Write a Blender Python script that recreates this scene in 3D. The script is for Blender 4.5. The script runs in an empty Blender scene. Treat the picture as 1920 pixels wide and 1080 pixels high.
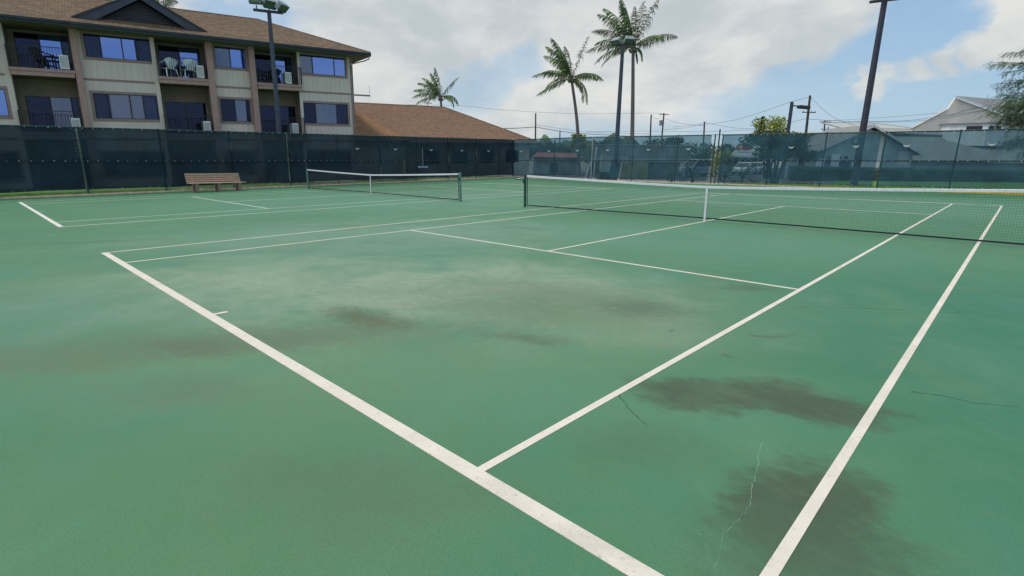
import bpy, math, random
from mathutils import Vector, Matrix
S = bpy.context.scene
COL = S.collection
R = math.radians
random.seed(7)

# ------------------------------------------------------------------ camera
F_PX, YAW, PITCH = 985.05, -.7648, -.2397           # focal length for a 1920 px wide picture
CAM = Vector((11.4145, -1.6082, 1.5818))
FWD = Vector((math.sin(YAW)*math.cos(PITCH), math.cos(YAW)*math.cos(PITCH), math.sin(PITCH)))
RGT = Vector((math.cos(YAW), -math.sin(YAW), 0))
UPC = RGT.cross(FWD)
cd = bpy.data.cameras.new('camera'); cam = bpy.data.objects.new('camera', cd); COL.objects.link(cam)
cd.sensor_width = 36; cd.lens = F_PX/1920*36; cd.clip_start = .05; cd.clip_end = 9000
m3 = Matrix((RGT, UPC, -FWD)).transposed()
cam.matrix_world = Matrix.Translation(CAM) @ m3.to_4x4()
S.camera = cam

# ------------------------------------------------------------------ light, sky, exposure
SUN_EL, SUN_AZ = 68, 215       # azimuth: compass from +y clockwise
sd = Vector((math.sin(R(SUN_AZ))*math.cos(R(SUN_EL)), math.cos(R(SUN_AZ))*math.cos(R(SUN_EL)), math.sin(R(SUN_EL))))
ld = bpy.data.lights.new('sun', 'SUN'); ld.energy = 2.2; ld.angle = R(10); ld.color = (1, .96, .90)
lo = bpy.data.objects.new('sun', ld); COL.objects.link(lo)
lo.rotation_euler = (-sd).to_track_quat('-Z', 'Y').to_euler(); lo.location = (0, 0, 60)
S.view_settings.view_transform = 'Standard'; S.view_settings.look = 'None'
S.view_settings.exposure = 0.12; S.view_settings.gamma = 1; S.view_settings.use_curve_mapping = False
SKY_STRENGTH = .14

def ray(px, py):
    return (FWD + RGT*((px-960)/F_PX) - UPC*((py-540)/F_PX)).normalized()

class NT:
    """small helper to write node graphs as expressions"""
    def __init__(s, tree): s.t = tree; s.n = tree.nodes; s.l = tree.links
    def new(s, typ, **kw):
        n = s.n.new(typ)
        for k, v in kw.items(): setattr(n, k, v)
        return n
    def put(s, sock, v):
        if isinstance(v, bpy.types.NodeSocket): s.l.new(v, sock)
        elif v is not None:
            if hasattr(sock.default_value, '__len__') and not hasattr(v, '__len__'): v = (v,)*len(sock.default_value)
            elif hasattr(sock.default_value, '__len__') and len(sock.default_value) == 4 and len(v) == 3: v = (*v, 1)
            sock.default_value = v
    def math(s, op, a, b=None, c=None, clamp=False):
        n = s.new('ShaderNodeMath', operation=op, use_clamp=clamp)
        s.put(n.inputs[0], a); s.put(n.inputs[1], b)
        if c is not None: s.put(n.inputs[2], c)
        return n.outputs[0]
    def vec(s, op, a, b=None, scale=None):
        n = s.new('ShaderNodeVectorMath', operation=op)
        s.put(n.inputs[0], a)
        if b is not None: s.put(n.inputs[1], b)
        if scale is not None: s.put(n.inputs['Scale'], scale)
        return n.outputs['Value'] if op in ('LENGTH', 'DOT_PRODUCT', 'DISTANCE') else n.outputs[0]
    def noise(s, vec, scale=5, detail=4, rough=.55, dist=0, color=False):
        n = s.new('ShaderNodeTexNoise'); s.put(n.inputs['Vector'], vec)
        s.put(n.inputs['Scale'], scale); s.put(n.inputs['Detail'], detail); s.put(n.inputs['Roughness'], rough)
        s.put(n.inputs['Distortion'], dist)
        return n.outputs['Color' if color else 'Fac']
    def rng(s, v, a, b, c=0, d=1, smooth=True):
        n = s.new('ShaderNodeMapRange', interpolation_type='SMOOTHSTEP' if smooth else 'LINEAR')
        s.put(n.inputs[0], v)
        for i, x in enumerate((a, b, c, d)): s.put(n.inputs[i+1], x)
        return n.outputs[0]
    def mix(s, f, a, b, mode='MIX'):
        n = s.new('ShaderNodeMix', data_type='RGBA', blend_type=mode)
        s.put(n.inputs[0], f); s.put(n.inputs[6], a); s.put(n.inputs[7], b)
        return n.outputs[2]
    def mapping(s, v, loc=(0, 0, 0), rot=(0, 0, 0), scale=(1, 1, 1), typ='POINT'):
        n = s.new('ShaderNodeMapping', vector_type=typ)
        s.put(n.inputs[0], v); s.put(n.inputs[1], loc); s.put(n.inputs[2], rot); s.put(n.inputs[3], scale)
        return n.outputs[0]

w = bpy.data.worlds.new('World'); S.world = w; w.use_nodes = True
w.node_tree.nodes.clear(); g = NT(w.node_tree)
sky = g.new('ShaderNodeTexSky', sky_type='NISHITA', sun_disc=False)
sky.sun_elevation = R(SUN_EL); sky.sun_rotation = R(SUN_AZ); sky.dust_density = 1.2; sky.ozone_density = 1.5; sky.air_density = 1.0
tc = g.new('ShaderNodeTexCoord'); dirv = tc.outputs['Generated']
sep = g.new('ShaderNodeSeparateXYZ'); g.put(sep.inputs[0], dirv)
zc = g.math('MAXIMUM', g.math('ADD', sep.outputs[2], .16), .05)
cmb = g.new('ShaderNodeCombineXYZ'); g.put(cmb.inputs[0], g.math('DIVIDE', sep.outputs[0], zc)); g.put(cmb.inputs[1], g.math('DIVIDE', sep.outputs[1], zc))
cp = cmb.outputs[0]
dn = g.mapping(dirv, scale=(1, 1, 2.1))
wob = g.vec('ADD', dn, g.vec('SCALE', g.vec('SUBTRACT', g.noise(dn, 3.2, 4, .55, color=True), (.5, .5, .5)), scale=.16))
n1 = g.noise(wob, 3.4, 6, .52)
n2 = g.noise(g.mapping(wob, (7, 3, 0)), 9, 7, .58)
def lobe(px, py, deg, inner=.15):
    c = ray(px, py)
    dt = g.vec('DOT_PRODUCT', wob2, tuple(c))
    return g.rng(dt, math.cos(R(deg)), math.cos(R(deg*inner)))
wob2 = g.vec('NORMALIZE', g.vec('ADD', dirv, g.vec('SCALE', g.vec('SUBTRACT', g.noise(dn, 5, 5, .6, color=True), (.5, .5, .5)), scale=.11)))
cov = None
for px, py, dg, amt in [(1000, -250, 36, .55), (860, 40, 15, .42), (1040, 20, 12, .45), (1200, -10, 13, .55), (1350, -5, 10, .50), (1470, -20, 9, .50), (1560, -30, 6, .4), (1150, 90, 7, .32), (1270, 85, 5, .25),
                        (700, 130, 6, .50), (640, 150, 4, .3), (800, 110, 7, .30), (990, 150, 5.5, .50), (1040, 140, 4, .3), (940, 175, 4, .30), (880, 205, 5, .30), (700, 200, 7, .35), (1000, 210, 5, .25),
                        (1625, 181, 1.7, .5), (1648, 174, 1.5, .4), (1410, 102, 2.6, .38), (1445, 98, 2.4, .30), (1385, 106, 1.8, .3), (1500, 80, 3, .2),
                        (1600, 144, 1.6, .30), (1650, 139, 1.6, .42), (1705, 130, 1.7, .42), (1755, 118, 1.7, .42), (1805, 101, 1.8, .42), (1855, 82, 1.9, .42), (1905, 58, 2.2, .42), (1965, 20, 4, .6), (2080, -60, 8, .5),
                        (300, -500, 30, .3), (-900, -300, 40, .3), (-2200, -200, 50, .35), (1000, -1800, 60, .35), (430, 10, 5, -.35), (500, 60, 4, -.2)]:
    t = g.math('MULTIPLY', lobe(px, py, dg), amt)
    cov = t if cov is None else g.math('ADD', cov, t)
# extra cloud added outside the view; the lobe behind the camera brightens the building front
for vx, vy, vz, dg, amt in ((.85, -.35, .38, 62, .42), (.35, .80, .45, 40, .22), (-.2, -.9, .4, 55, .30)):
    t = g.math('MULTIPLY', g.rng(g.vec('DOT_PRODUCT', wob2, tuple(Vector((vx, vy, vz)).normalized())), math.cos(R(dg)), math.cos(R(dg*.2))), amt)
    cov = g.math('ADD', cov, t)
gap = g.math('MAXIMUM', g.math('MAXIMUM', lobe(905, 168, 3.6), lobe(860, 178, 3.0)), g.math('MAXIMUM', lobe(985, 118, 2.6), lobe(940, 140, 2.6)))
nz = g.math('ADD', g.math('MULTIPLY', g.math('SUBTRACT', n1, .5), .75), g.math('MULTIPLY', g.math('SUBTRACT', n2, .5), .42))
dens = g.rng(g.math('ADD', cov, nz), .06, .78)
dens = g.math('MULTIPLY', dens, g.math('SUBTRACT', 1.0, g.math('MULTIPLY', gap, .55)))
veil = g.math('MULTIPLY', g.rng(sep.outputs[0], .35, -.75), .35)      # thin high haze thickens to the west
dens = g.math('MAXIMUM', dens, veil)
light = g.rng(g.math('ADD', g.math('MULTIPLY', n2, .7), n1), .62, 1.08)
ccol = g.mix(light, (.49, .535, .555), (.74, .735, .70))
zen = g.rng(sep.outputs[2], .30, .95, 1.0, 1.9)                       # cloud boosted towards the zenith, above the view, to brighten the building front
ccol = g.mix(1, ccol, g.vec('SCALE', (1, 1, 1), scale=zen), 'MULTIPLY')
skyc = g.mix(1, sky.outputs[0], (SKY_STRENGTH, SKY_STRENGTH, SKY_STRENGTH), 'MULTIPLY')
skyc = g.mix(g.rng(sep.outputs[2], .32, .02, .70, .88), skyc, g.mix(g.rng(sep.outputs[2], .03, .25), (.34, .52, .68), (.215, .42, .66)))    # moist sea air whitens the low sky
fin = g.mix(g.math('MULTIPLY', dens, .95), skyc, ccol)
bg = g.new('ShaderNodeBackground'); g.put(bg.inputs[0], fin); g.put(bg.inputs[1], 1.0)
wo = g.new('ShaderNodeOutputWorld'); g.l.new(bg.outputs[0], wo.inputs[0])

# ------------------------------------------------------------------ places
LEAN = (Vector((0, 0, 1)) + RGT*.0165).normalized()      # true vertical: the court slab is pitched a degree for drainage
def up_matrix(rz=0):
    x = Vector((math.cos(rz), math.sin(rz), 0)); x = (x - LEAN*x.dot(LEAN)).normalized(); y = LEAN.cross(x)
    return Matrix((x, y, LEAN)).transposed()
FWDH = Vector((math.sin(YAW), math.cos(YAW), 0))
def gnd(px, py, z=0):
    v = ray(px, py); return CAM + v*((z-CAM.z)/v.z)
def at(px, py, depth):
    v = ray(px, py); return CAM + v*(depth/math.cos(PITCH)/v.dot(FWDH))     # every row of one depth stands in one upright plane
def base(px, depth):                                       # spot on the ground at that depth
    p = at(px, 299, depth); return Vector((p.x, p.y, -.03))
def hgt(py, depth):                                        # height above ground seen at that row and depth
    return 1.58 + depth/math.cos(PITCH)*math.tan(math.atan((540-py)/F_PX)+PITCH)

# ------------------------------------------------------------------ materials
def mat(name, col, rough=.7, var=.18, scale=6, bump=0, metal=0, spec=.5, col2=None, stretch=None, detail=5, bscale=None):
    m = bpy.data.materials.new(name); m.use_nodes = True; t = NT(m.node_tree)
    b = m.node_tree.nodes['Principled BSDF']
    b.inputs['Roughness'].default_value = rough; b.inputs['Metallic'].default_value = metal
    b.inputs['Specular IOR Level'].default_value = spec
    co = t.new('ShaderNodeTexCoord').outputs['Object']
    if stretch: co = t.mapping(co, scale=stretch)
    n = t.noise(co, scale, detail, .6)
    c1 = tuple(c*(1-var) for c in col); c2 = col2 or tuple(min(1, c*(1+var)) for c in col)
    t.put(b.inputs['Base Color'], t.mix(t.rng(n, .3, .7), c1, c2))
    if bump:
        bn = t.new('ShaderNodeBump'); bn.inputs['Strength'].default_value = bump; bn.inputs['Distance'].default_value = .02
        t.put(bn.inputs['Height'], t.noise(co, bscale or scale*4, 4)); t.put(b.inputs['Normal'], bn.outputs[0])
    return m
M = {}
M['line'] = mat('line_paint', (.74, .71, .63), .7, .05, 9, .1, col2=(.80, .77, .70))
def worn_line(name, col, wear):
    m = bpy.data.materials.new(name); m.use_nodes = True; t = NT(m.node_tree); b = m.node_tree.nodes['Principled BSDF']
    geo = t.new('ShaderNodeNewGeometry').outputs['Position']
    c = t.mix(t.rng(t.noise(geo, 3, 5, .6), .3, .7), tuple(x*.93 for x in col), tuple(x*1.05 for x in col))
    c = t.mix(t.rng(t.noise(geo, 38, 5, .7), .56, .72, 0, wear), c, (.16, .27, .18))
    c = t.mix(t.rng(t.noise(t.mapping(geo, (4, 4, 4)), 1.1, 6, .7), .52, .75, 0, wear*.7), c, (.34, .33, .24))
    c = t.mix(t.rng(t.noise(geo, 130, 3, .7), .5, .75, 0, wear*.6), c, (.30, .34, .26))
    t.put(b.inputs['Base Color'], c); b.inputs['Roughness'].default_value = .75; b.inputs['Specular IOR Level'].default_value = .3
    bn = t.new('ShaderNodeBump'); bn.inputs['Strength'].default_value = .4; bn.inputs['Distance'].default_value = .004
    t.put(bn.inputs['Height'], t.noise(geo, 150, 2, .7)); t.put(b.inputs['Normal'], bn.outputs[0]); return m
M['line'] = worn_line('line_paint', (.67, .59, .485), .6)
M['linefaded_old'] = mat('faded_line_paint', (.64, .64, .58), .75, .15, 7, .1)
M['linefaded'] = worn_line('faded_line_paint', (.66, .63, .56), .55)
M['green_metal'] = mat('dark_green_metal', (.014, .075, .055), .45, .3, 8)
M['grey_green'] = mat('weathered_green_metal', (.12, .22, .19), .5, .3, 8)
M['galv'] = mat('galvanised_steel', (.42, .44, .44), .45, .2, 12, metal=.5)
M['black_steel'] = mat('dark_bronze_metal', (.035, .04, .05), .5, .25, 8)
M['pole'] = mat('dark_painted_pole', (.045, .06, .085), .45, .2, 4)
M['brown_pole'] = mat('brown_painted_pole', (.040, .038, .065), .5, .2, 4)
M['cord'] = mat('black_net_cord', (.012, .014, .014), .8, .2)
M['band'] = mat('white_canvas_band', (.70, .70, .72), .8, .1, 20, .1)
M['kerb'] = mat('pale_kerb_concrete', (.72, .53, .36), .85, .25, 5, .3)
M['yellow'] = mat('yellow_kerb_paint', (.62, .40, .04), .7, .2, 5, .2)
M['concrete'] = mat('concrete', (.34, .31, .28), .85, .2, 3, .3)
M['grass'] = mat('lawn_grass', (.05, .16, .008), .9, .35, 8, .6, col2=(.09, .23, .015))
M['blade'] = mat('grass_blade', (.08, .25, .008), .75, .35, 3, col2=(.17, .40, .02))
M['earth'] = mat('ground_earth', (.17, .15, .11), .95, .25, .6, .4)
M['asphalt'] = mat('asphalt', (.075, .078, .08), .9, .2, 4, .3)
M['tan'] = mat('tan_stucco', (.46, .29, .25), .85, .1, 5, .15)
M['siding'] = mat('beige_board_siding', (.74, .635, .555), .8, .06, 1.4, .15, stretch=(1, 1, .25))
M['siding_in'] = mat('siding_with_painted_shade', (.30, .25, .19), .85, .1, 2)  # recess walls: balcony shade painted into the siding colour
M['trim'] = mat('brown_trim', (.34, .235, .20), .7, .12, 5)
M['soffit'] = mat('soffit_board', (.17, .155, .09), .85, .15, 4)
M['fascia'] = mat('dark_blue_grey_fascia', (.045, .055, .08), .6, .2, 3)
M['rail'] = mat('dark_railing', (.022, .022, .03), .5, .2, 8)
M['frame'] = mat('dark_window_frame', (.02, .02, .028), .45, .2, 8)
M['curtain'] = mat('pale_curtain', (.80, .78, .82), .9, .08, 4)
M['sheer'] = mat('grey_curtain', (.34, .37, .38), .9, .15, 4)
M['room'] = mat('dark_room', (.02, .02, .022), .9, .2, 2)
M['acwhite'] = mat('white_enamel', (.84, .84, .83), .45, .06, 6)
M['blue_plastic'] = mat('pale_blue_plastic', (.78, .86, .93), .45, .08, 6)
M['dark_plastic'] = mat('dark_plastic', (.03, .03, .035), .5, .2, 6)
M['wood'] = mat('weathered_redwood', (.50, .33, .23), .75, .25, 3, .2, stretch=(1, 12, 12))
M['wood_dark'] = mat('dark_bench_leg', (.30, .20, .16), .8, .25, 6, .2)
M['trunk'] = mat('palm_trunk_bark', (.17, .145, .14), .9, .25, 5, .6, stretch=(1, 1, 6))
M['bark'] = mat('tree_bark', (.07, .055, .045), .95, .3, 8, .6)
M['frond'] = mat('palm_frond', (.045, .11, .028), .55, .35, 1.2, spec=.3, col2=(.17, .25, .065))
M['frond_old'] = mat('dry_palm_frond', (.14, .13, .09), .8, .3, 1.5)
M['leaf'] = mat('broad_leaf_green', (.03, .075, .025), .7, .4, 1.1, col2=(.075, .13, .035))
M['leaf_dark'] = mat('dark_leaf_green', (.018, .045, .022), .7, .4, 1.1, col2=(.04, .08, .03))
M['leaf_yellow'] = mat('yellow_green_leaf', (.20, .26, .04), .7, .4, .9, col2=(.48, .50, .13))
M['needle'] = mat('grey_green_needles', (.045, .085, .04), .8, .4, .6, col2=(.10, .16, .06))
M['white_wall'] = mat('off_white_wall', (.76, .69, .60), .8, .05, .8)
M['white_trim'] = mat('white_trim', (.74, .75, .74), .7, .05, 2)
M['blue_wall'] = mat('pale_blue_grey_wall', (.46, .55, .56), .8, .06, 1)
M['grey_roof'] = mat('grey_shingle_roof', (.22, .22, .21), .9, .14, 2.2, .2, stretch=(1, 1, 4))
M['lightroof'] = mat('pale_grey_roof', (.40, .40, .37), .9, .08, 1.2, .15)
M['red_roof'] = mat('faded_red_metal', (.26, .055, .05), .6, .15, 2)
M['tank'] = mat('weathered_metal_siding', (.36, .34, .30), .7, .25, 2, stretch=(4, 4, .5))
M['olive'] = mat('olive_tan_wall', (.34, .31, .15), .85, .12, 1.5)
M['red'] = mat('red_cloth', (.40, .035, .05), .7, .1, 3)
M['signyellow'] = mat('yellow_sign_paint', (.75, .50, .14), .6, .05, 3)
M['carwhite'] = mat('white_car_paint', (.62, .64, .66), .25, .03, 2)
M['carsilver'] = mat('silver_car_paint', (.33, .36, .42), .3, .03, 2, metal=.4)
M['tyre'] = mat('tyre_rubber', (.015, .015, .015), .8, .2, 5)
M['tarp'] = mat('pale_tarpaulin', (.50, .50, .42), .8, .3, 3, .5, stretch=(3, 3, 9))
M['bluetarp'] = mat('dark_blue_tarpaulin', (.05, .10, .15), .6, .2, 2, .4)
M['util'] = mat('creosoted_wood', (.075, .055, .05), .9, .25, 3, stretch=(4, 4, .6))
M['wire'] = mat('black_cable', (.03, .03, .035), .7, .1)
M['insul'] = mat('grey_insulator', (.25, .26, .28), .4, .1)
M['lamp_grey'] = mat('grey_lamp_housing', (.24, .28, .28), .5, .2, 5)
M['lampglass'] = mat('lamp_lens', (.10, .15, .10), .25, .2, 3)
M['bluefoam'] = mat('blue_foam_roller', (.10, .16, .36), .8, .1, 6)
M['hill'] = mat('wooded_hillside', (.05, .085, .04), .95, .3, .01, col2=(.09, .13, .06))
M['tie'] = mat('pale_plastic_tie', (.55, .56, .55), .6, .1)
M['vent'] = mat('pale_vent_flap', (.50, .54, .53), .7, .12, 9)
M['emblem'] = mat('blue_emblem_paint', (.12, .20, .36), .6, .1, 3)

def glass_mat(name, tint, trans, rough=.03):
    m = bpy.data.materials.new(name); m.use_nodes = True; t = NT(m.node_tree); m.node_tree.nodes.clear()
    gl = t.new('ShaderNodeBsdfGlossy'); t.put(gl.inputs[0], tint); gl.inputs['Roughness'].default_value = rough
    co = t.new('ShaderNodeTexCoord').outputs['Object']
    bn = t.new('ShaderNodeBump'); bn.inputs['Strength'].default_value = .06; bn.inputs['Distance'].default_value = .05
    t.put(bn.inputs['Height'], t.noise(co, .9, 2)); t.put(gl.inputs['Normal'], bn.outputs[0])
    tr = t.new('ShaderNodeBsdfTransparent'); t.put(tr.inputs[0], (.62, .68, .78))
    fr = t.new('ShaderNodeFresnel'); fr.inputs[0].default_value = 1.5
    f = t.math('ADD', t.math('MULTIPLY', fr.outputs[0], 1.0), 1-trans, clamp=True)
    mx = t.new('ShaderNodeMixShader'); t.put(mx.inputs[0], f); t.l.new(tr.outputs[0], mx.inputs[1]); t.l.new(gl.outputs[0], mx.inputs[2])
    o = t.new('ShaderNodeOutputMaterial'); t.l.new(mx.outputs[0], o.inputs[0]); return m
M['glass'] = glass_mat('window_glass', (.42, .48, .66), .84)
M['glass_blue'] = glass_mat('sky_tinted_window_glass', (.24, .38, .84), .45)  # blue of the reflected sky painted into the tint
M['glass_dark'] = glass_mat('dark_window_glass', (.12, .15, .28), .90)  # dark panes: sky reflection painted weaker through the tint

def screen_mat(name, col, trans):
    m = bpy.data.materials.new(name); m.use_nodes = True; t = NT(m.node_tree); m.node_tree.nodes.clear()
    df = t.new('ShaderNodeBsdfDiffuse'); co = t.new('ShaderNodeTexCoord').outputs['Object']
    t.put(df.inputs[0], t.mix(t.rng(t.noise(co, .8, 5, .6), .3, .7), tuple(c*.7 for c in col), tuple(c*1.35 for c in col)))
    tl = t.new('ShaderNodeBsdfTranslucent'); t.put(tl.inputs[0], tuple(c*.8 for c in col))
    gs = t.new('ShaderNodeBsdfGlossy'); gs.inputs['Roughness'].default_value = .55; t.put(gs.inputs[0], (.5, .6, .7))
    a = t.new('ShaderNodeMixShader'); a.inputs[0].default_value = .3; t.l.new(df.outputs[0], a.inputs[1]); t.l.new(tl.outputs[0], a.inputs[2])
    b = t.new('ShaderNodeMixShader'); b.inputs[0].default_value = .012; t.l.new(a.outputs[0], b.inputs[1]); t.l.new(gs.outputs[0], b.inputs[2])
    tr = t.new('ShaderNodeBsdfTransparent'); t.put(tr.inputs[0], (.74, .95, 1.0))
    f = t.rng(t.noise(co, 1.3, 4, .6), .25, .75, trans*.88, trans*1.12)
    mx = t.new('ShaderNodeMixShader'); t.put(mx.inputs[0], f); t.l.new(b.outputs[0], mx.inputs[1]); t.l.new(tr.outputs[0], mx.inputs[2])
    o = t.new('ShaderNodeOutputMaterial'); t.l.new(mx.outputs[0], o.inputs[0]); return m
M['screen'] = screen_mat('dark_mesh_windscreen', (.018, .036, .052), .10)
M['screen_far'] = screen_mat('lighter_mesh_windscreen', (.050, .115, .155), .36)  # far screens: lighter, more see-through copy of the mesh

def shingle_mat(name, cols, sc):
    m = bpy.data.materials.new(name); m.use_nodes = True; t = NT(m.node_tree); b = m.node_tree.nodes['Principled BSDF']
    b.inputs['Roughness'].default_value = .9; b.inputs['Specular IOR Level'].default_value = .2
    at_ = t.new('ShaderNodeAttribute', attribute_name='uvw').outputs['Vector']
    br = t.new('ShaderNodeTexBrick'); br.offset = .37; br.squash = 1
    t.put(br.inputs['Vector'], at_); t.put(br.inputs['Color1'], cols[0]); t.put(br.inputs['Color2'], cols[1]); t.put(br.inputs['Mortar'], cols[2])
    t.put(br.inputs['Scale'], 1.0); t.put(br.inputs['Brick Width'], sc[0]); t.put(br.inputs['Row Height'], sc[1]); t.put(br.inputs['Mortar Size'], .012)
    br.inputs['Bias'].default_value = -.1
    n = t.noise(at_, .35, 5, .65); n2_ = t.noise(at_, 6, 4, .7)
    c = t.mix(t.rng(n, .35, .7, 0, .55), br.outputs[0], cols[3])
    c = t.mix(t.rng(n2_, .45, .75, 0, .5), c, cols[4])
    t.put(b.inputs['Base Color'], c); return m
M['shingle'] = shingle_mat('brown_roof_shingles', ((.36, .235, .145), (.17, .12, .085), (.07, .05, .04), (.21, .16, .115), (.45, .32, .20)), (.30, .2))
M['shingle2'] = shingle_mat('orange_brown_roof_shingles', ((.33, .185, .11), (.19, .11, .075), (.07, .045, .033), (.22, .14, .10), (.38, .24, .15)), (.30, .2))

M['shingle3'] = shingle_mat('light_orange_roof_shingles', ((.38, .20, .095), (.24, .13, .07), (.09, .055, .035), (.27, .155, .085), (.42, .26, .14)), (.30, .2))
# court surface: faded green acrylic with painted sky sheen and shaped water stains
def court_mat():
    m = bpy.data.materials.new('court_acrylic'); m.use_nodes = True; t = NT(m.node_tree); b = m.node_tree.nodes['Principled BSDF']
    co = t.new('ShaderNodeTexCoord').outputs['Object']
    big = t.noise(co, .16, 4, .55, .4); mid = t.noise(t.mapping(co, (3, 9, 0)), .8, 6, .62, .5); fine = t.noise(co, 9, 6, .7); fleck = t.noise(co, 42, 4, .7); grit = t.noise(co, 160, 2, .7)
    c = t.mix(t.rng(big, .34, .68), (.046, .172, .070), (.080, .202, .086))
    for (x, y, rx, ry, rot, amt, col) in [(13.5, 5.5, 5.5, 5.0, 20, .95, (.028, .165, .084)), (3.5, -3.5, 2.6, 1.6, 40, .6, (.036, .17, .095)), (5.6, 1.8, 5.2, 2.6, 35, .95, (.30, .365, .245)), (5.2, 2.6, 3.4, 1.6, 30, .6, (.31, .37, .255)), (1.5, 4.5, 6.5, 4.0, 50, .85, (.180, .290, .205)), (7.5, .2, 3.2, 1.3, 40, .65, (.155, .262, .135)), (8.3, 2.6, 1.7, 1.2, 20, .65, (.20, .275, .155)), (4.6, -2.6, 2.2, .9, 40, .5, (.07, .215, .15)), (-8, 10, 11, 9, 50, .65, (.130, .270, .185)), (6.5, 8.5, 5, 3.5, 20, .5, (.12, .265, .175)), (9.7, 1.2, 1.6, .6, 30, .45, (.10, .245, .135)), (3, 22, 16, 7, 0, .6, (.13, .27, .18)), (3.5, -1.6, 3.0, 1.4, 40, .5, (.115, .24, .18))]:  # broad patches: dust and fade, plus sky sheen and dim right side painted in
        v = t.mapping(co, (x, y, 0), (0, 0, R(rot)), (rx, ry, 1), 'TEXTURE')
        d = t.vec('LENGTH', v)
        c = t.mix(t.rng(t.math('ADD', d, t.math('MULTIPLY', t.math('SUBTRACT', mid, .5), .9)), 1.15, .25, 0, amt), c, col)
    c = t.mix(t.rng(mid, .42, .76, 0, .45), c, (.135, .270, .165))
    c = t.mix(t.rng(t.noise(t.mapping(co, (11, 2, 0)), .45, 5, .6, .8), .52, .75, 0, .55), c, (.060, .215, .155))
    c = t.mix(t.rng(fine, .35, .75, 0, .28), c, (.075, .215, .14))
    wv = t.vec('ADD', co, t.vec('SCALE', t.vec('SUBTRACT', t.noise(co, 2.2, 5, .6, color=True), (.5, .5, .5)), scale=.55))
    ragged = t.noise(t.mapping(co, (1, 5, 0), (0, 0, .5), (1, 1.6, 1)), 7, 6, .68)
    olive, rust, dark = (.120, .150, .085), (.125, .118, .056), (.062, .076, .040)
    for (x, y, rx, ry, rot, amt, col) in [
            (6.72, 1.06, .60, .26, 12, .98, rust), (6.75, 1.02, .28, .13, 15, .6, (.12, .10, .045)), (6.45, -.40, .50, .22, 35, .95, (.115, .13, .072)), (6.85, .22, .42, .24, 40, .5, olive), (6.15, -1.15, .60, .26, 45, .5, olive), (5.6, -1.9, .8, .3, 45, .35, olive),
            (8.55, 3.35, .52, .34, 20, .8, (.09, .125, .078)), (8.35, 1.75, .42, .18, 20, .8, (.10, .135, .08)), (7.5, 3.2, 1.6, .65, 20, .55, (.13, .165, .105)), (6.0, 1.9, .9, .35, 35, .28, olive),
            (9.98, 1.72, .40, .29, 40, .95, dark), (10.34, 2.04, .46, .28, 40, 1.0, dark), (10.74, 2.10, .38, .23, 30, .95, dark), (10.12, 1.50, .20, .10, 35, .55, dark),
            (10.91, 1.02, .30, .36, -25, .9, dark), (11.02, .70, .38, .34, -35, .85, dark), (11.28, .60, .42, .30, -25, .55, (.060, .105, .055)), (11.1, .36, .5, .36, -25, .7, (.066, .105, .056)), (6.5, -.1, 2.6, .42, 55, .62, olive), (8.1, 2.6, 1.5, .4, 30, .35, (.13, .16, .09)), (7.2, 2.2, 1.2, .3, 45, .3, (.14, .16, .09)), (10.76, .95, .10, .30, -20, .7, dark),
            (9.03, 5.05, .42, .16, 35, .65, (.07, .095, .06)), (9.25, -.45, .80, .36, 40, .55, (.100, .145, .075)), (9.75, -.20, .35, .14, 50, .25, (.10, .16, .085)), (9.6, -.65, .4, .2, 40, .22, olive),
            (2.95, 7.6, .75, .26, 10, .5, (.07, .12, .075)), (7.4, -.72, .55, .28, 40, .5, olive), (10.05, .85, .40, .26, 30, .35, (.075, .115, .07)), (9.94, 3.40, .22, .06, 35, .5, dark),
            (9.91, 2.63, .045, .035, 0, .75, dark), (9.22, 2.9, .03, .02, 0, .6, dark), (4.4, 6.2, 1.1, .2, 20, .25, olive), (-1.75, 0, 1.7, .12, 62, .45, (.04, .10, .075)), (-.2, 5.2, 2.8, .25, 55, .22, (.05, .12, .08)), (2.4, 4.2, 2.6, .4, 60, .16, olive),
            (-6.5, 17, 1.5, .8, 40, .35, olive), (-4.5, 15.5, .5, .3, 10, .4, (.07, .10, .07)), (12.5, 4.5, 1.6, .8, 30, .25, (.045, .16, .13)), (4.9, -3.2, 1.0, .5, 40, .3, (.04, .15, .13))]:
        v = t.mapping(wv, (x, y, 0), (0, 0, R(rot)), (rx, ry, 1), 'TEXTURE')
        d = t.vec('LENGTH', v)
        crisp = col is dark
        mk = t.rng(t.math('ADD', d, t.math('MULTIPLY', t.math('SUBTRACT', ragged, .5), 1.1 if crisp else 1.7)), 1.32 if crisp else 1.5, .50 if crisp else .15, 0, amt)
        c = t.mix(mk, c, col)
    c = t.mix(t.rng(t.noise(t.mapping(co, (13, 7, 0)), .55, 6, .66, .6), .50, .72, 0, .42), c, (.125, .200, .098))
    c = t.mix(t.rng(t.noise(t.mapping(co, (3, 17, 0)), .42, 6, .62, .5), .52, .74, 0, .50), c, (.040, .185, .120))
    c = t.mix(t.rng(t.noise(t.mapping(co, (23, 1, 0)), 1.7, 7, .68, .4), .48, .72, 0, .30), c, (.10, .215, .115))
    c = t.mix(t.rng(fleck, .40, .72, 0, .22), c, (.045, .150, .085))
    c = t.mix(t.rng(t.noise(t.mapping(co, (5, 1, 3)), 23, 5, .75), .60, .78, 0, .30), c, (.21, .30, .20))
    c = t.mix(t.rng(t.noise(t.mapping(co, (2, 6, 3), (0, 0, .6), (1, 2.4, 1)), 3.2, 7, .72), .50, .74, 0, .30), c, (.13, .185, .105))
    c = t.mix(t.rng(t.noise(t.mapping(co, (9, 6, 3)), 60, 3, .6), .715, .75, 0, .5), c, (.42, .46, .36))
    c = t.mix(t.rng(t.noise(co, 75, 3, .8), .42, .66, 0, .24), c, (.03, .10, .055))
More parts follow.
